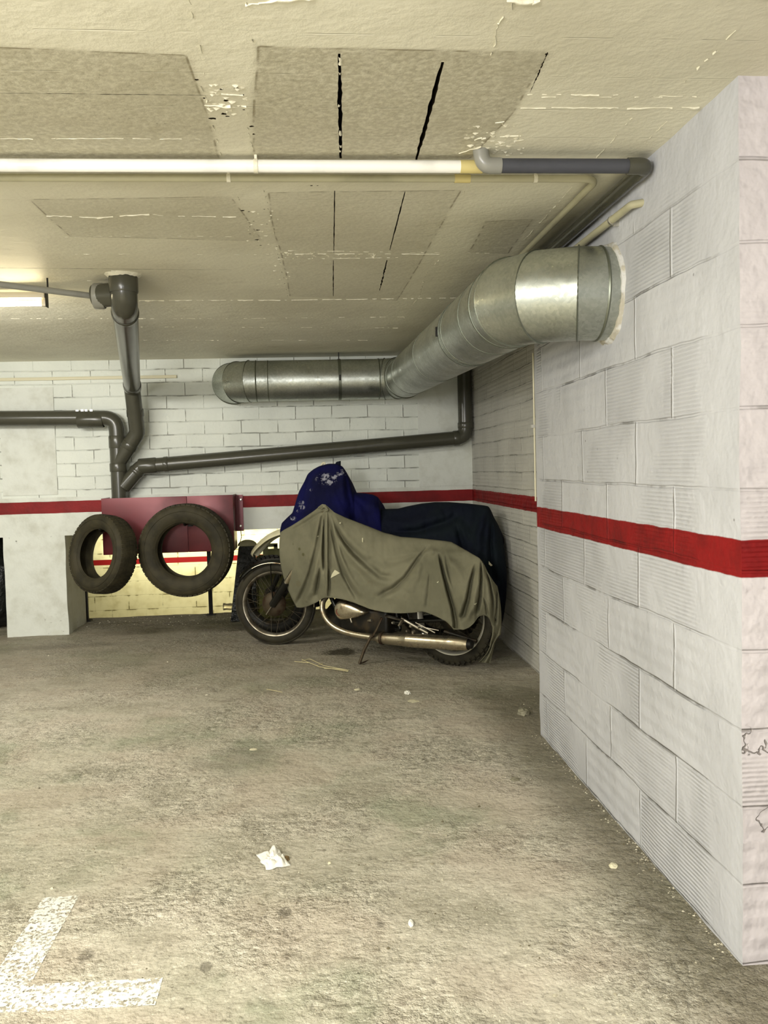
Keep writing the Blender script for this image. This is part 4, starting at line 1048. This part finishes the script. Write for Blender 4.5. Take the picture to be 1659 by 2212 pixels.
folds1 = [([(701, 1112), (699, 1150), (699, 1200), (701, 1235)], -.050, 2.6), ([(700, 1232), (703, 1262), (702, 1292)], -.012, 3),
          ([(698, 1100), (692, 1140), (684, 1185), (672, 1235), (660, 1270), (645, 1300), (638, 1310)], -.040, 5),
          ([(692, 1225), (688, 1258), (683, 1290)], -.024, 4), ([(706, 1100), (706, 1180), (705, 1240), (705, 1290)], .026, 4.5), ([(690, 1150), (683, 1215), (672, 1265), (660, 1300)], .022, 7),
          ([(710, 1225), (711, 1260), (710, 1292)], -.030, 3), ([(714, 1118), (718, 1152), (728, 1195), (742, 1240), (758, 1270), (776, 1300)], -.024, 4.5),
          ([(716, 1110), (727, 1138), (742, 1162), (762, 1186), (790, 1210), (815, 1213)], -.014, 6), ([(724, 1135), (744, 1170), (768, 1198), (795, 1222), (822, 1244), (852, 1248)], -.022, 6),
          ([(730, 1160), (750, 1195), (775, 1222), (800, 1240)], .012, 7), ([(760, 1215), (790, 1255), (830, 1275), (870, 1262)], -.012, 9), ([(722, 1150), (737, 1205), (760, 1255), (790, 1290)], .014, 6),
          ([(928, 1177), (906, 1202), (892, 1224), (876, 1248), (850, 1272), (815, 1290)], -.030, 5), ([(905, 1196), (880, 1206), (855, 1213), (830, 1216)], -.012, 7),
          ([(910, 1215), (898, 1250), (880, 1280)], .012, 9), ([(929, 1235), (926, 1280), (922, 1316)], -.012, 5), ([(948, 1194), (958, 1238), (969, 1278), (980, 1315), (985, 1345), (985, 1360)], -.055, 4.2, 0, 1),
          ([(962, 1194), (968, 1230), (976, 1265)], -.010, 4), ([(1027, 1217), (1018, 1255), (1011, 1295), (1002, 1328), (992, 1338)], -.045, 4.5), ([(955, 1198), (985, 1225), (1000, 1260), (1000, 1310)], .018, 13),
          ([(1039, 1212), (1040, 1250), (1037, 1290), (1030, 1326)], -.045, 3.0), ([(1034, 1215), (1031, 1260), (1022, 1310), (1010, 1335)], .016, 5), ([(1048, 1228), (1058, 1260), (1065, 1300), (1066, 1345)], -.040, 3.2),
          ([(1044, 1290), (1050, 1308), (1053, 1330)], -.020, 2.4), ([(1073, 1272), (1073, 1310), (1070, 1350)], -.040, 2.6), ([(945, 1190), (915, 1194), (900, 1200)], .010, 8),
          ([(706, 1100), (685, 1113), (660, 1130), (630, 1146)], -.012, 4), ([(690, 1100), (650, 1127), (612, 1150)], .008, 4), ([(1010, 1193), (980, 1196), (950, 1196), (925, 1190)], .012, 9)]
bm = bmesh.new()
cloth(bm, pairs1, folds1, PR, BN, 330, 110, .05, far=(.30, .40, 10, 95.), seed=3); SX1, SY1, SO1 = SX, SY, SO
# trailing corner that reaches the floor
pt = [(1064, 1352, -.07, 1064, 1352, -.06, 0)]
T_ = [((1064, 1350, .06), (1083, 1352, -.06)), ((1063, 1372, .05), (1082, 1370, -.06)), ((1060, 1385, .05), (1076, 1376, -.04)), ((1058, 1398, .05), (1069, 1386, .0)), ((1051, 1412, .06), (1066, 1402, .0)), ((1040, 1425, .07), (1062, 1420, .01)), ((1034, 1430, .07), (1059, 1433, .02))]
rows = []
for k in range(25):
    t = k/24*(len(T_)-1); i = min(int(t), len(T_)-2); f = t-i
    a = [T_[i][0][c]*(1-f)+T_[i+1][0][c]*f for c in range(3)]; b = [T_[i][1][c]*(1-f)+T_[i+1][1][c]*f for c in range(3)]
    row = []
    for j in range(13):
        s = j/12; x = a[0]*(1-s)+b[0]*s; y = a[1]*(1-s)+b[1]*s; o = a[2]*(1-s)+b[2]*s + .018*math.sin(s*9+k*.12)
        p = bk(x, y, o); p.z = max(p.z, .006+.004*math.sin(s*11)); row.append(bm.verts.new(p))
    rows.append(row)
for A, B in zip(rows[:-1], rows[1:]):
    for j in range(12): bm.faces.new((A[j], B[j], B[j+1], A[j+1]))
# small turned-up hem flap by the mirror stem and the little knot on top
cv = link('motorcycle_cover', bm, M_cloth, angle=180)
tag(cv, 'olive grey cloth draped over the nearer motorcycle, hanging in folds', 'cover')
s = cv.modifiers.new('s', 'SOLIDIFY'); s.thickness = .0025; s.offset = 0
def patch(parent, name, pts, off, mat, lift=.003, label=None):
    bm = bmesh.new(); vs = [bm.verts.new(bk(x, y, off)) for x, y in pts]; f = bm.faces.new(vs)
    r = bmesh.ops.extrude_face_region(bm, geom=[f]); 
    for v in [g for g in r['geom'] if isinstance(g, bmesh.types.BMVert)]: v.co += BN*.0012
    fixn(bm); o = link(name, bm, mat, parent, smooth=False)
    if label: o['label'] = label
    return o
SURF = (SX1, SY1, SO1)
def soff(px, py):
    d = (SURF[0]-px)**2+(SURF[1]-py)**2; k = np.unravel_index(np.argmin(d), d.shape); return float(SURF[2][k])
m = MB('pale_patch', .8); m.col(sr(206, 202, 170)); M_patch = m.m
for k, pts in enumerate(([(714, 1249), (717, 1240), (723, 1231), (728, 1234), (734, 1238), (727, 1242)], [(685, 1158), (688, 1157), (688, 1160), (685, 1160)], [(733, 1129), (736, 1128), (736, 1131), (733, 1131)], [(782, 1162), (784, 1162), (784, 1172), (782, 1170)], [(943, 1258), (948, 1255), (946, 1259)], [(1023, 1305), (1030, 1302), (1026, 1307)])):
    bm = bmesh.new(); vs = [bm.verts.new(bk(x, y, soff(x, y)+.008)) for x, y in pts]; f = bm.faces.new(vs); r = bmesh.ops.extrude_face_region(bm, geom=[f])
    for v in [g for g in r['geom'] if isinstance(g, bmesh.types.BMVert)]: v.co -= BN*.005
    fixn(bm); o = link('torn_scrap' if k == 0 else 'paint_fleck', bm, M_patch, cv, smooth=False); o['label'] = 'pale torn triangular scrap' if k == 0 else 'small pale fleck'
# hem piping
bm = bmesh.new()
I1 = interp_pairs(pairs1, 90)
sweep(bm, [bk(float(a[3]), float(a[4])-.6, float(a[5])+.001) for a in I1], .0026, 6); link('hem', bm, M_cloth, cv)
bm = bmesh.new()
for k in range(3): sweep(bm, fillet([bk(688+k*3, 1097+k, .27), bk(697+k*2, 1090+k*2, .29), bk(706+k*2, 1094+k*4, .28), bk(703, 1104, .275)], .02), .006, 8)
link('bunched_tip', bm, M_cloth, cv)
m = MB('pale_debris', .7); m.col(sr(214, 208, 178)); M_pale = m.m

# ------------------------------------------------------------ second motorcycle under the navy covers
QA = Vector((-.62, 7.0, 0)); QB = Vector((1.18, 6.02, 0)); QD = (QA-QB).normalized(); QN = Vector((0, 0, 1)).cross(QD)
def qk(px, py, off=0.0): return onp(px, py, QA+QN*off, QN)
m2 = thing('motorcycle', 'rear motorcycle with cream front mudguard hidden under blue covers', 'motorcycle', (QA+QB)/2)
wc = qk(590, 1262, 0); wc.z = .315
wheel(m2, 'front_wheel', wc, QN, .315, .05, M_grease, True, .07, tm=M_black)
rc_ = QB + QD*.30 + Vector((0, 0, .31)); wheel(m2, 'rear_wheel', rc_, QN, .31, .055, M_grease, True, .08)
m = MB('cream_plastic', .35, 0, .5); m.col(m.mix(m.noise(5, 3).ss(.4, .7), sr(226, 220, 186), sr(196, 188, 146))); M_cream = m.m
bm = bmesh.new(); cl = [(546, 1199), (553, 1186), (566, 1172), (584, 1158), (606, 1148), (632, 1142), (660, 1142)]; rows = []
c3_ = [qk(x, y, 0) for x, y in cl]; sm = []
for i in range(len(c3_)-1):
    p0 = c3_[max(i-1, 0)]; p1 = c3_[i]; p2 = c3_[i+1]; p3 = c3_[min(i+2, len(c3_)-1)]
    for k in range(6):
        t = k/6; sm.append(.5*((2*p1)+(p2-p0)*t+(2*p0-5*p1+4*p2-p3)*t*t+(3*p1-p0-3*p2+p3)*t**3))
sm.append(c3_[-1])
for i, p in enumerate(sm):
    t = (sm[min(i+1, len(sm)-1)]-sm[max(i-1, 0)]).normalized(); nr = QN.cross(t).normalized()
    if nr.z < 0: nr = -nr
    wd = .068*min(1, .45+i/7)
    rows.append([bm.verts.new(p+QN*(s_*wd)-nr*(.048*abs(s_)**2)+nr*.02) for s_ in np.linspace(-1, 1, 11)])
for A, B in zip(rows[:-1], rows[1:]):
    for k in range(10): bm.faces.new((A[k], A[k+1], B[k+1], B[k]))
fixn(bm); o = link('front_mudguard', bm, M_cream, m2, angle=60); o['label'] = 'cream front mudguard'; s = o.modifiers.new('s', 'SOLIDIFY'); s.thickness = .004
bm = bmesh.new()
hp2 = qk(690, 1080, 0)
for s_ in (-1, 1): sweep(bm, [wc+QN*.08*s_, hp2+QN*.08*s_], .02, 12)
link('fork', bm, M_enam, m2)
bm = bmesh.new(); sweep(bm, [hp2, QB+QD*.9+Vector((0, 0, .45)), QB+QD*.3+Vector((0, 0, .40))], .03, 12); sweep(bm, [QB+QD*1.1+Vector((0, 0, .15)), QB+QD*.85+Vector((0, 0, .45))], [.14, .12], 12); link('frame', bm, M_grease, m2)
bm = bmesh.new(); sweep(bm, [QB+QD*.95+Vector((0, 0, .70)), QB+QD*.6+Vector((0, 0, .75)), QB+QD*.15+Vector((0, 0, .78))], [.09, .11, .07], 14, flat=.5); link('seat', bm, M_black, m2)

def blue_mat(name, ca, cb, marks):
    m = MB(name, .85, 0, .2); n = m.noise(4, 4); n3 = m.noise(18, 4, .6)
    c = m.mix(n.ss(.35, .7), ca, cb)
    if marks:
        reg = None
        for (px, py, r) in ((700, 1034, .075), (715, 1040, .05), (722, 1030, .03), (740, 1022, .05), (673, 1058, .018), (660, 1057, .010), (650, 1085, .03), (652, 1095, .03), (633, 1120, .03), (645, 1104, .02)):
            p = qk(px, py, .1); dx = m.x-p.x; dz = m.z-p.z
            t = ((dx*dx+dz*dz*2.2)._m('SQRT')*(1/r)).ss(1, .55); reg = t if reg is None else reg.max(t)
        k = reg*m.noise(30, 4, .7).ss(.50, .56)
        c = m.mix(k*.9, c, sr(150, 150, 160))
    m.col(c); m.bump(n3*.004+m.noise(300, 2)*.0004, 1); return m.m
M_navy = blue_mat('navy_tarpaulin', sr(6, 8, 66), sr(4, 6, 42), True)
M_navy2 = blue_mat('dark_navy_cover', sr(8, 14, 30), sr(14, 24, 28), False)
bm = bmesh.new()
pairs2 = [(605, 1146, .02, 607, 1182, .04, 0), (609, 1130, .03, 618, 1205, .06, 0), (620, 1119, .04, 640, 1215, .10, 0), (632, 1108, .04, 655, 1220, .12, 0), (638, 1088, .05, 668, 1220, .14, 0), (646, 1062, .06, 680, 1220, .15, 0), (658, 1040, .06, 690, 1220, .16, 0), (665, 1024, .06, 698, 1220, .17, 0),
          (677, 1014, .06, 705, 1222, .18, 0), (690, 1007, .06, 712, 1222, .18, 0), (710, 1002, .05, 722, 1224, .18, 0), (728, 1002, .04, 735, 1224, .18, 0), (740, 1008, .03, 748, 1226, .18, 0), (750, 1023, .02, 758, 1226, .18, 0), (757, 1042, .02, 766, 1228, .18, 0), (763, 1061, .01, 776, 1228, .18, 0),
          (772, 1065, .0, 790, 1230, .18, 0), (790, 1066, -.02, 805, 1230, .17, 0), (806, 1069, -.03, 818, 1230, .16, 0), (818, 1075, -.04, 828, 1230, .15, 0), (821, 1092, -.04, 834, 1230, .14, 0), (823, 1112, -.04, 838, 1230, .13, 0)]
folds2 = [([(735, 1010), (730, 1060), (716, 1110)], -.012, 9), ([(668, 1030), (655, 1070), (640, 1110)], -.02, 7), ([(690, 1015), (680, 1060), (660, 1120)], .02, 12), ([(745, 1020), (752, 1070), (770, 1130)], -.02, 8), ([(765, 1068), (790, 1085), (815, 1090)], .015, 8), ([(720, 1060), (735, 1100), (760, 1140)], .015, 9), ([(640, 1110), (625, 1130), (612, 1150)], -.012, 5)]
cloth(bm, pairs2, folds2, QA, QN, 150, 60, .12, far=(.26, .50, 8), seed=9, ntex=.008)
nv_ = link('motorcycle_cover', bm, M_navy, angle=180); tag(nv_, 'faded navy blue tarpaulin bundled tall over the rear motorcycle front, with pale worn marks', 'cover')
s = nv_.modifiers.new('s', 'SOLIDIFY'); s.thickness = .003; s.offset = 0
bm = bmesh.new(); sweep(bm, [qk(726, 1006, .02), qk(729, 1001, .02), qk(733, 1000, .02), qk(734, 1008, .02)], [.012, .014, .013, .008], 10); link('knotted_corner', bm, M_navy2, nv_)
bm = bmesh.new(); sweep(bm, [qk(693, 1009, .02), qk(697, 1001, .02), qk(701, 1000, .02), qk(704, 1006, .02)], [.008, .009, .007, .004], 8); o = link('rolled_corner', bm, M_pale, nv_); o['label'] = 'pale rolled corner'
bm = bmesh.new()
pairs3 = [(815, 1098, -.04, 800, 1235, .14, 0), (828, 1100, -.02, 820, 1240, .15, 0), (860, 1099, 0, 850, 1245, .17, 0), (880, 1094, .0, 880, 1245, .18, 0), (910, 1088, .0, 905, 1250, .18, 0), (940, 1085, .0, 940, 1260, .18, 0), (970, 1085, .0, 970, 1290, .18, 0), (1010, 1088, .0, 1005, 1310, .18, 0), (1045, 1092, .0, 1035, 1320, .17, 0),
          (1055, 1094, .0, 1050, 1330, .16, 0), (1060, 1102, .0, 1058, 1335, .14, 3), (1067, 1118, -.01, 1064, 1340, .12, 6), (1076, 1134, -.02, 1070, 1345, .10, 8), (1082, 1148, -.03, 1076, 1350, .06, 10), (1084, 1160, -.05, 1080, 1352, .02, 12), (1085, 1175, -.08, 1083, 1352, -.04, 10)]
folds3 = [([(830, 1125), (880, 1130), (930, 1118), (960, 1105)], .02, 10), ([(840, 1150), (900, 1148), (960, 1130), (1000, 1110)], -.03, 8), ([(1050, 1100), (1035, 1150), (1030, 1230)], .03, 9), ([(985, 1130), (1000, 1180), (1010, 1260)], -.03, 9), ([(1062, 1120), (1060, 1180), (1066, 1260)], -.03, 6)]
cloth(bm, pairs3, folds3, QA, QN, 170, 70, .16, far=(.20, .35, 8), seed=21, ntex=.008)
nv2 = link('motorcycle_cover', bm, M_navy2, angle=180); tag(nv2, 'dark blackish-navy cover over the rear motorcycle seat and tail against the right wall', 'cover')
s = nv2.modifiers.new('s', 'SOLIDIFY'); s.thickness = .003; s.offset = 0
bm = bmesh.new(); p = qk(1059, 1218, .2)
vs = [bm.verts.new(qk(x, y, .21)) for x, y in ((1056, 1212), (1059, 1216), (1064, 1221), (1061, 1223), (1056, 1219))]; f = bm.faces.new(vs)
r = bmesh.ops.extrude_face_region(bm, geom=[f]); [setattr(g, 'co', g.co+QN*.002) for g in r['geom'] if isinstance(g, bmesh.types.BMVert)]
fixn(bm); o = link('torn_tag', bm, M_pale, nv2, smooth=False)

# ------------------------------------------------------------ things seen in the bright slot behind
m = MB('olive_plastic', .5, 0, .4); m.col(m.mix(m.noise(5, 4).ss(.4, .7), sr(92, 92, 34), sr(60, 60, 22))); M_olive = m.m
ya = 7.55
can = thing('storage_box', 'olive plastic box with slotted carrying handle in the bright opening behind cream mudguard', 'box', on(590, 1300, 'y', ya))
def pbox(bm, x0, y0, x1, y1, Y, D):
    a = on(x0, y1, 'y', Y); b = on(x1, y0, 'y', Y); return box(bm, (a.x, Y, a.z), (b.x, Y+D, b.z))
bm = bmesh.new(); a = on(553, 1202, 'y', ya); b = on(655, 1202, 'y', ya); box(bm, (a.x, ya, .004), (b.x, ya+.16, a.z)); bevel_all(bm, .02, 3); link('box_body', bm, M_olive, can)
bm = bmesh.new(); pbox(bm, 572, 1176, 578, 1200, ya+.03, .08); pbox(bm, 592, 1176, 599, 1200, ya+.03, .08); pbox(bm, 572, 1175, 599, 1182, ya+.03, .08); pbox(bm, 568, 1187, 603, 1201, ya+.02, .10); link('handle', bm, M_olive, can, smooth=False)
bx = thing('black_crate', 'black crate topped with a cream cushion in the opening beside the right tyre', 'crate', on(528, 1300, 'y', 7.5))
bm = bmesh.new(); a = on(507, 1182, 'y', 7.5); b = on(550, 1182, 'y', 7.5); zz = a.z
vs = [(a.x-.06, 7.5, .0), (b.x+.0, 7.5, .0), (b.x+.0, 7.72, 0), (a.x-.06, 7.72, 0), (a.x+.03, 7.52, zz), (b.x, 7.52, zz), (b.x, 7.70, zz), (a.x+.03, 7.70, zz)]
vv = [bm.verts.new(p) for p in vs]
for f in [(0,3,2,1),(4,5,6,7),(0,1,5,4),(1,2,6,5),(2,3,7,6),(3,0,4,7)]: bm.faces.new([vv[i] for i in f])
bevel_all(bm, .012); link('crate_body', bm, M_bag, bx)
bm = bmesh.new(); c = on(534, 1173, 'y', 7.6); bmesh.ops.create_uvsphere(bm, u_segments=24, v_segments=12, radius=1)
for v in bm.verts: p = v.co.copy(); v.co = Vector((c.x+p.x*.085, 7.61+p.y*.07, zz+.001+max(p.z, 0)*.052))
o = link('cream_cushion', bm, M_cream, bx); o['label'] = 'cream rounded cushion'

# ------------------------------------------------------------ litter on the floor
m = MB('clear_plastic', .08, 0, .5); m.b.inputs['Transmission Weight'].default_value = .85; m.b.inputs['IOR'].default_value = 1.45; m.col(sr(230, 225, 200)); m.bump(m.noise(22, 4)*.02, 1); M_clear = m.m
p = on(497, 1318, 'z', 0); bt = thing('plastic_bottle', 'crushed clear plastic bottle lying behind the front wheel near the right tyre', 'bottle', p)
bm = bmesh.new(); P = [p+Vector((x, 0, .034)) for x in (-.065, -.06, -.03, 0, .03, .045, .058, .075)]; sweep(bm, P, [.022, .034, .030, .034, .031, .024, .011, .011], 20, cap=True)
for v in bm.verts: v.co += Vector((0, 0, .006*noise.noise(v.co*30)))
link('bottle_body', bm, M_clear, bt); bm = bmesh.new(); sweep(bm, [p+Vector((.076, 0, .034)), p+Vector((.09, 0, .034))], .013, 14); o = link('bottle_cap', bm, M_badge, bt); o['label'] = 'dark red cap'

def crumple(px, py, rx, ry, rz, mat, label, name, cat, seed, sub=4, amp=.45):
    p = on(px, py, 'z', 0); bm = bmesh.new(); bmesh.ops.create_icosphere(bm, subdivisions=sub, radius=1)
    for v in bm.verts:
        n = v.co.normalized(); k = 1+amp*noise.noise(n*2.2+Vector((seed, 0, 0)))+amp*.7*abs(noise.noise(n*5+Vector((0, seed, 0))))-amp*.2
        v.co = Vector((p.x+n.x*rx*k, p.y+n.y*ry*k, fz(p.x, p.y)+rz*.35+max(n.z*rz*k, -rz*.5)))
    o = link(name, bm, mat, smooth=False); return tag(o, label, cat)
m = MB('white_paper', .8); m.col(sr(240, 238, 226)); M_paper = m.m
m = MB('brown_leaf', .8); m.col(sr(112, 92, 60)); M_leaf = m.m
m = MB('pale_stone', .85); m.col(m.mix(m.noise(40, 4).ss(.4, .7), sr(150, 146, 124), sr(108, 103, 84))); M_stone = m.m
# crumpled tissue: folded sheet
def tissue(px, py, w, d, label, name, cat, mat, seed, rot=0.0, hgt=.02, n=22):
    p = on(px, py, 'z', 0); bm = bmesh.new(); g = []
    for j in range(n+1):
        row = []
        for i in range(n+1):
            u, v = i/n-.5, j/n-.5; r = 1-.28*noise.noise(Vector((math.atan2(v, u)*1.3, seed, 0)))*2
            x = u*w*r; y = v*d*r; z = hgt*.25+hgt*abs(noise.noise(Vector((u*3, v*3, seed))))*1.1+hgt*.22*abs(noise.noise(Vector((u*9, v*9, seed))))
            z *= max(0, 1-(abs(u)*2)**4)*max(0, 1-(abs(v)*2)**4)+.0
            xx = x*math.cos(rot)-y*math.sin(rot); yy = x*math.sin(rot)+y*math.cos(rot)
            row.append(bm.verts.new((p.x+xx, p.y+yy, fz(p.x+xx, p.y+yy)+.003+z)))
        g.append(row)
    for j in range(n):
        for i in range(n): bm.faces.new((g[j][i], g[j][i+1], g[j+1][i+1], g[j+1][i]))
    o = link(name, bm, mat, angle=30); s = o.modifiers.new('s', 'SOLIDIFY'); s.thickness = .0015; return tag(o, label, cat)
tissue(590, 1857, .085, .13, 'crumpled white paper tissue on open floor at lower centre', 'paper_tissue', 'tissue', M_paper, 4, .3, .03)
crumple(619, 1855, .010, .012, .008, M_leaf, 'brown scrap touching the crumpled white tissue', 'leaf_scrap', 'scrap', 2, 3)
crumple(880, 1497, .018, .022, .012, M_paper, 'small bright white crumb in front of the kickstand', 'paper_scrap', 'scrap', 5, 3)
crumple(893, 1513, .03, .03, .004, M_pale, 'flat pale crumb just below the bright white crumb', 'paper_scrap', 'scrap', 8, 3)
crumple(772, 1489, .018, .02, .005, M_pale, 'flat pale flake below the kickstand foot', 'paper_scrap', 'scrap', 11, 3)
crumple(1131, 1541, .032, .036, .022, M_stone, 'grey rubble lump beside the end of the nearer right wall', 'rubble_lump', 'stone', 6, 3, .3)
crumple(1325, 1870, .014, .016, .008, M_pale, 'oval pale pebble close to right wall foot', 'pebble', 'stone', 7, 3, .2)
crumple(1113, 1683, .020, .02, .004, M_stone, 'flat grey chip on the floor at centre right', 'rubble_lump', 'stone', 9, 3, .3)
crumple(888, 1996, .008, .018, .006, M_paper, 'small white stub at lower centre of the floor', 'paper_scrap', 'scrap', 12, 3, .2)
crumple(712, 1865, .006, .006, .004, M_pale, 'tiny pale crumb right of the white tissue', 'paper_scrap', 'scrap', 14, 2, .2)
crumple(547, 1618, .018, .015, .004, M_pale, 'pale flake beside dark floor stain at centre left', 'paper_scrap', 'scrap', 15, 3, .3)
m = MB('straw', .7); m.col(sr(206, 196, 150)); M_straw = m.m
def twig(px, label, name, cat, r=.0016):
    bm = bmesh.new()
    for L_ in px:
        P = [on(x, y, 'z', .004)+Vector((0, 0, .003+.004*random.random())) for x, y in L_]; sweep(bm, fillet(P, .02, 4) if len(P) > 2 else P, r, 6)
    o = link(name, bm, M_straw); return tag(o, label, cat)
twig([[(652, 1426), (664, 1432), (690, 1442), (720, 1447), (752, 1452)], [(652, 1430), (668, 1424), (700, 1440), (750, 1449)], [(636, 1430), (668, 1433)], [(684, 1440), (697, 1434)], [(700, 1446), (730, 1446), (753, 1449)]], 'wisp of dry straw on the floor left of the kickstand', 'straw_wisp', 'straw', .0022)
twig([[(576, 1490), (592, 1494), (610, 1497)]], 'thin pale stick on the floor below the front wheel', 'stick', 'stick')
# shiny litter inside the front wheel
for (x, y, lab, s_) in ((572, 1369, 'left white crumpled scrap behind the front wheel spokes', 21), (622, 1362, 'right white crumpled scrap behind the front wheel spokes', 22)):
    q = on(x, y-2, 'z', 0); 
    crumple(x, y+1, .022 if s_ == 21 else .045, .02, .026, M_paper, lab, 'paper_scrap', 'scrap', s_, 3)
# loose gravel, uncountable
bm = bmesh.new(); rg_ = random.Random(11)
def chip(x, y, r):
    z0 = fz(x, y)-.001; k = 5; a0 = rg_.uniform(0, 6)
    vs = [bm.verts.new((x+r*rg_.uniform(.6, 1.2)*math.cos(a0+q*6.283/k), y+r*rg_.uniform(.6, 1.2)*math.sin(a0+q*6.283/k), z0)) for q in range(k)]
    ts = [bm.verts.new((v.co.x*.4+x*.6, v.co.y*.4+y*.6, z0+r*rg_.uniform(.35, .8))) for v in vs]
    bm.faces.new(ts)
    for q in range(k): bm.faces.new((vs[q], vs[(q+1) % k], ts[(q+1) % k], ts[q]))
for _ in range(5200):
    y = 1.5+(rg_.random()**1.3)*5.6; x = rg_.uniform(-2.2, 1.3)
    if x > XN-.02 and y < YN+.05 or x > XF-.03: continue
    if noise.noise(Vector((x*1.3, y*1.3, 4)))+rg_.uniform(-.25, .25) < -.05: continue
    chip(x, y, rg_.uniform(.0012, .0048)*(1 if rg_.random() < .96 else 1.9))
# debris line at the wall foot
for _ in range(260):
    y = rg_.uniform(YE, YN); x = XN-.004-abs(rg_.gauss(0, .02)); chip(x, y, rg_.uniform(.002, .006))
for _ in range(160):
    x = rg_.uniform(XO0, -.5); y = rg_.gauss(7.75, .18); chip(x, min(y, 8.0), rg_.uniform(.003, .009)) if y < 8 else None
fixn(bm)
m = MB('grit', .85); isl = m.nt.nodes.new('ShaderNodeNewGeometry'); rr_ = S(m.nt, isl.outputs['Random Per Island'])
m.col(m.mix(rr_.ss(.3, 1), m.mix(rr_.ss(0, .35), sr(92, 84, 62), sr(146, 139, 118)), sr(206, 200, 178))); M_grit = m.m
tag(link('gravel', bm, M_grit, smooth=False), 'loose gravel, grit and crumbs scattered over the dusty floor', 'gravel', kind='stuff')

# ------------------------------------------------------------ worn bay marking
m = MB('worn_white_paint', .6, 0, .3); n = m.noise(75, 5, .7); n_ = m.noise(9, 4)
m.col(sr(240, 240, 228)); k = (n + (n_-.5)*.35).ss(.44, .50)
tr = m.nt.nodes.new('ShaderNodeBsdfTransparent'); mx = m.nt.nodes.new('ShaderNodeMixShader'); outn = m.nt.nodes['Material Output']
m.nt.links.new(k.k, mx.inputs[0]); m.nt.links.new(tr.outputs[0], mx.inputs[1]); m.nt.links.new(m.b.outputs[0], mx.inputs[2]); m.nt.links.new(mx.outputs[0], outn.inputs[0])
M_paint = m.m
def fl(x, y): p = on(x, y, 'z', 0); return Vector((p.x, p.y, 0))
V0, V1 = fl(93, 1939), fl(172, 1932)       # far end of the long arm
C1 = fl(65, 2126); E1 = fl(352, 2109); E0 = fl(335, 2168)
ax1 = (C1-V1).normalized(); wv_ = (V0-V1)
bmk = bmesh.new()
def strip(a, b, w, n=60, mrow=6):
    g = []
    for i in range(n+1):
        row = []
        for j in range(mrow+1):
            p = a.lerp(b, i/n)+w*(j/mrow); row.append(bmk.verts.new((p.x, p.y, fz(p.x, p.y)+.0016)))
        g.append(row)
    for i in range(n):
        for j in range(mrow): bmk.faces.new((g[i][j], g[i+1][j], g[i+1][j+1], g[i][j+1]))
strip(V1, C1, wv_)
ax2 = (C1-E1).normalized(); w2 = (E0-E1); strip(E1, C1+ax2*(.9), w2, 60, 6)
fixn(bmk)
tag(link('parking_line', bmk, M_paint, smooth=False), 'worn white painted L-shaped bay corner mark on the floor', 'floor marking')
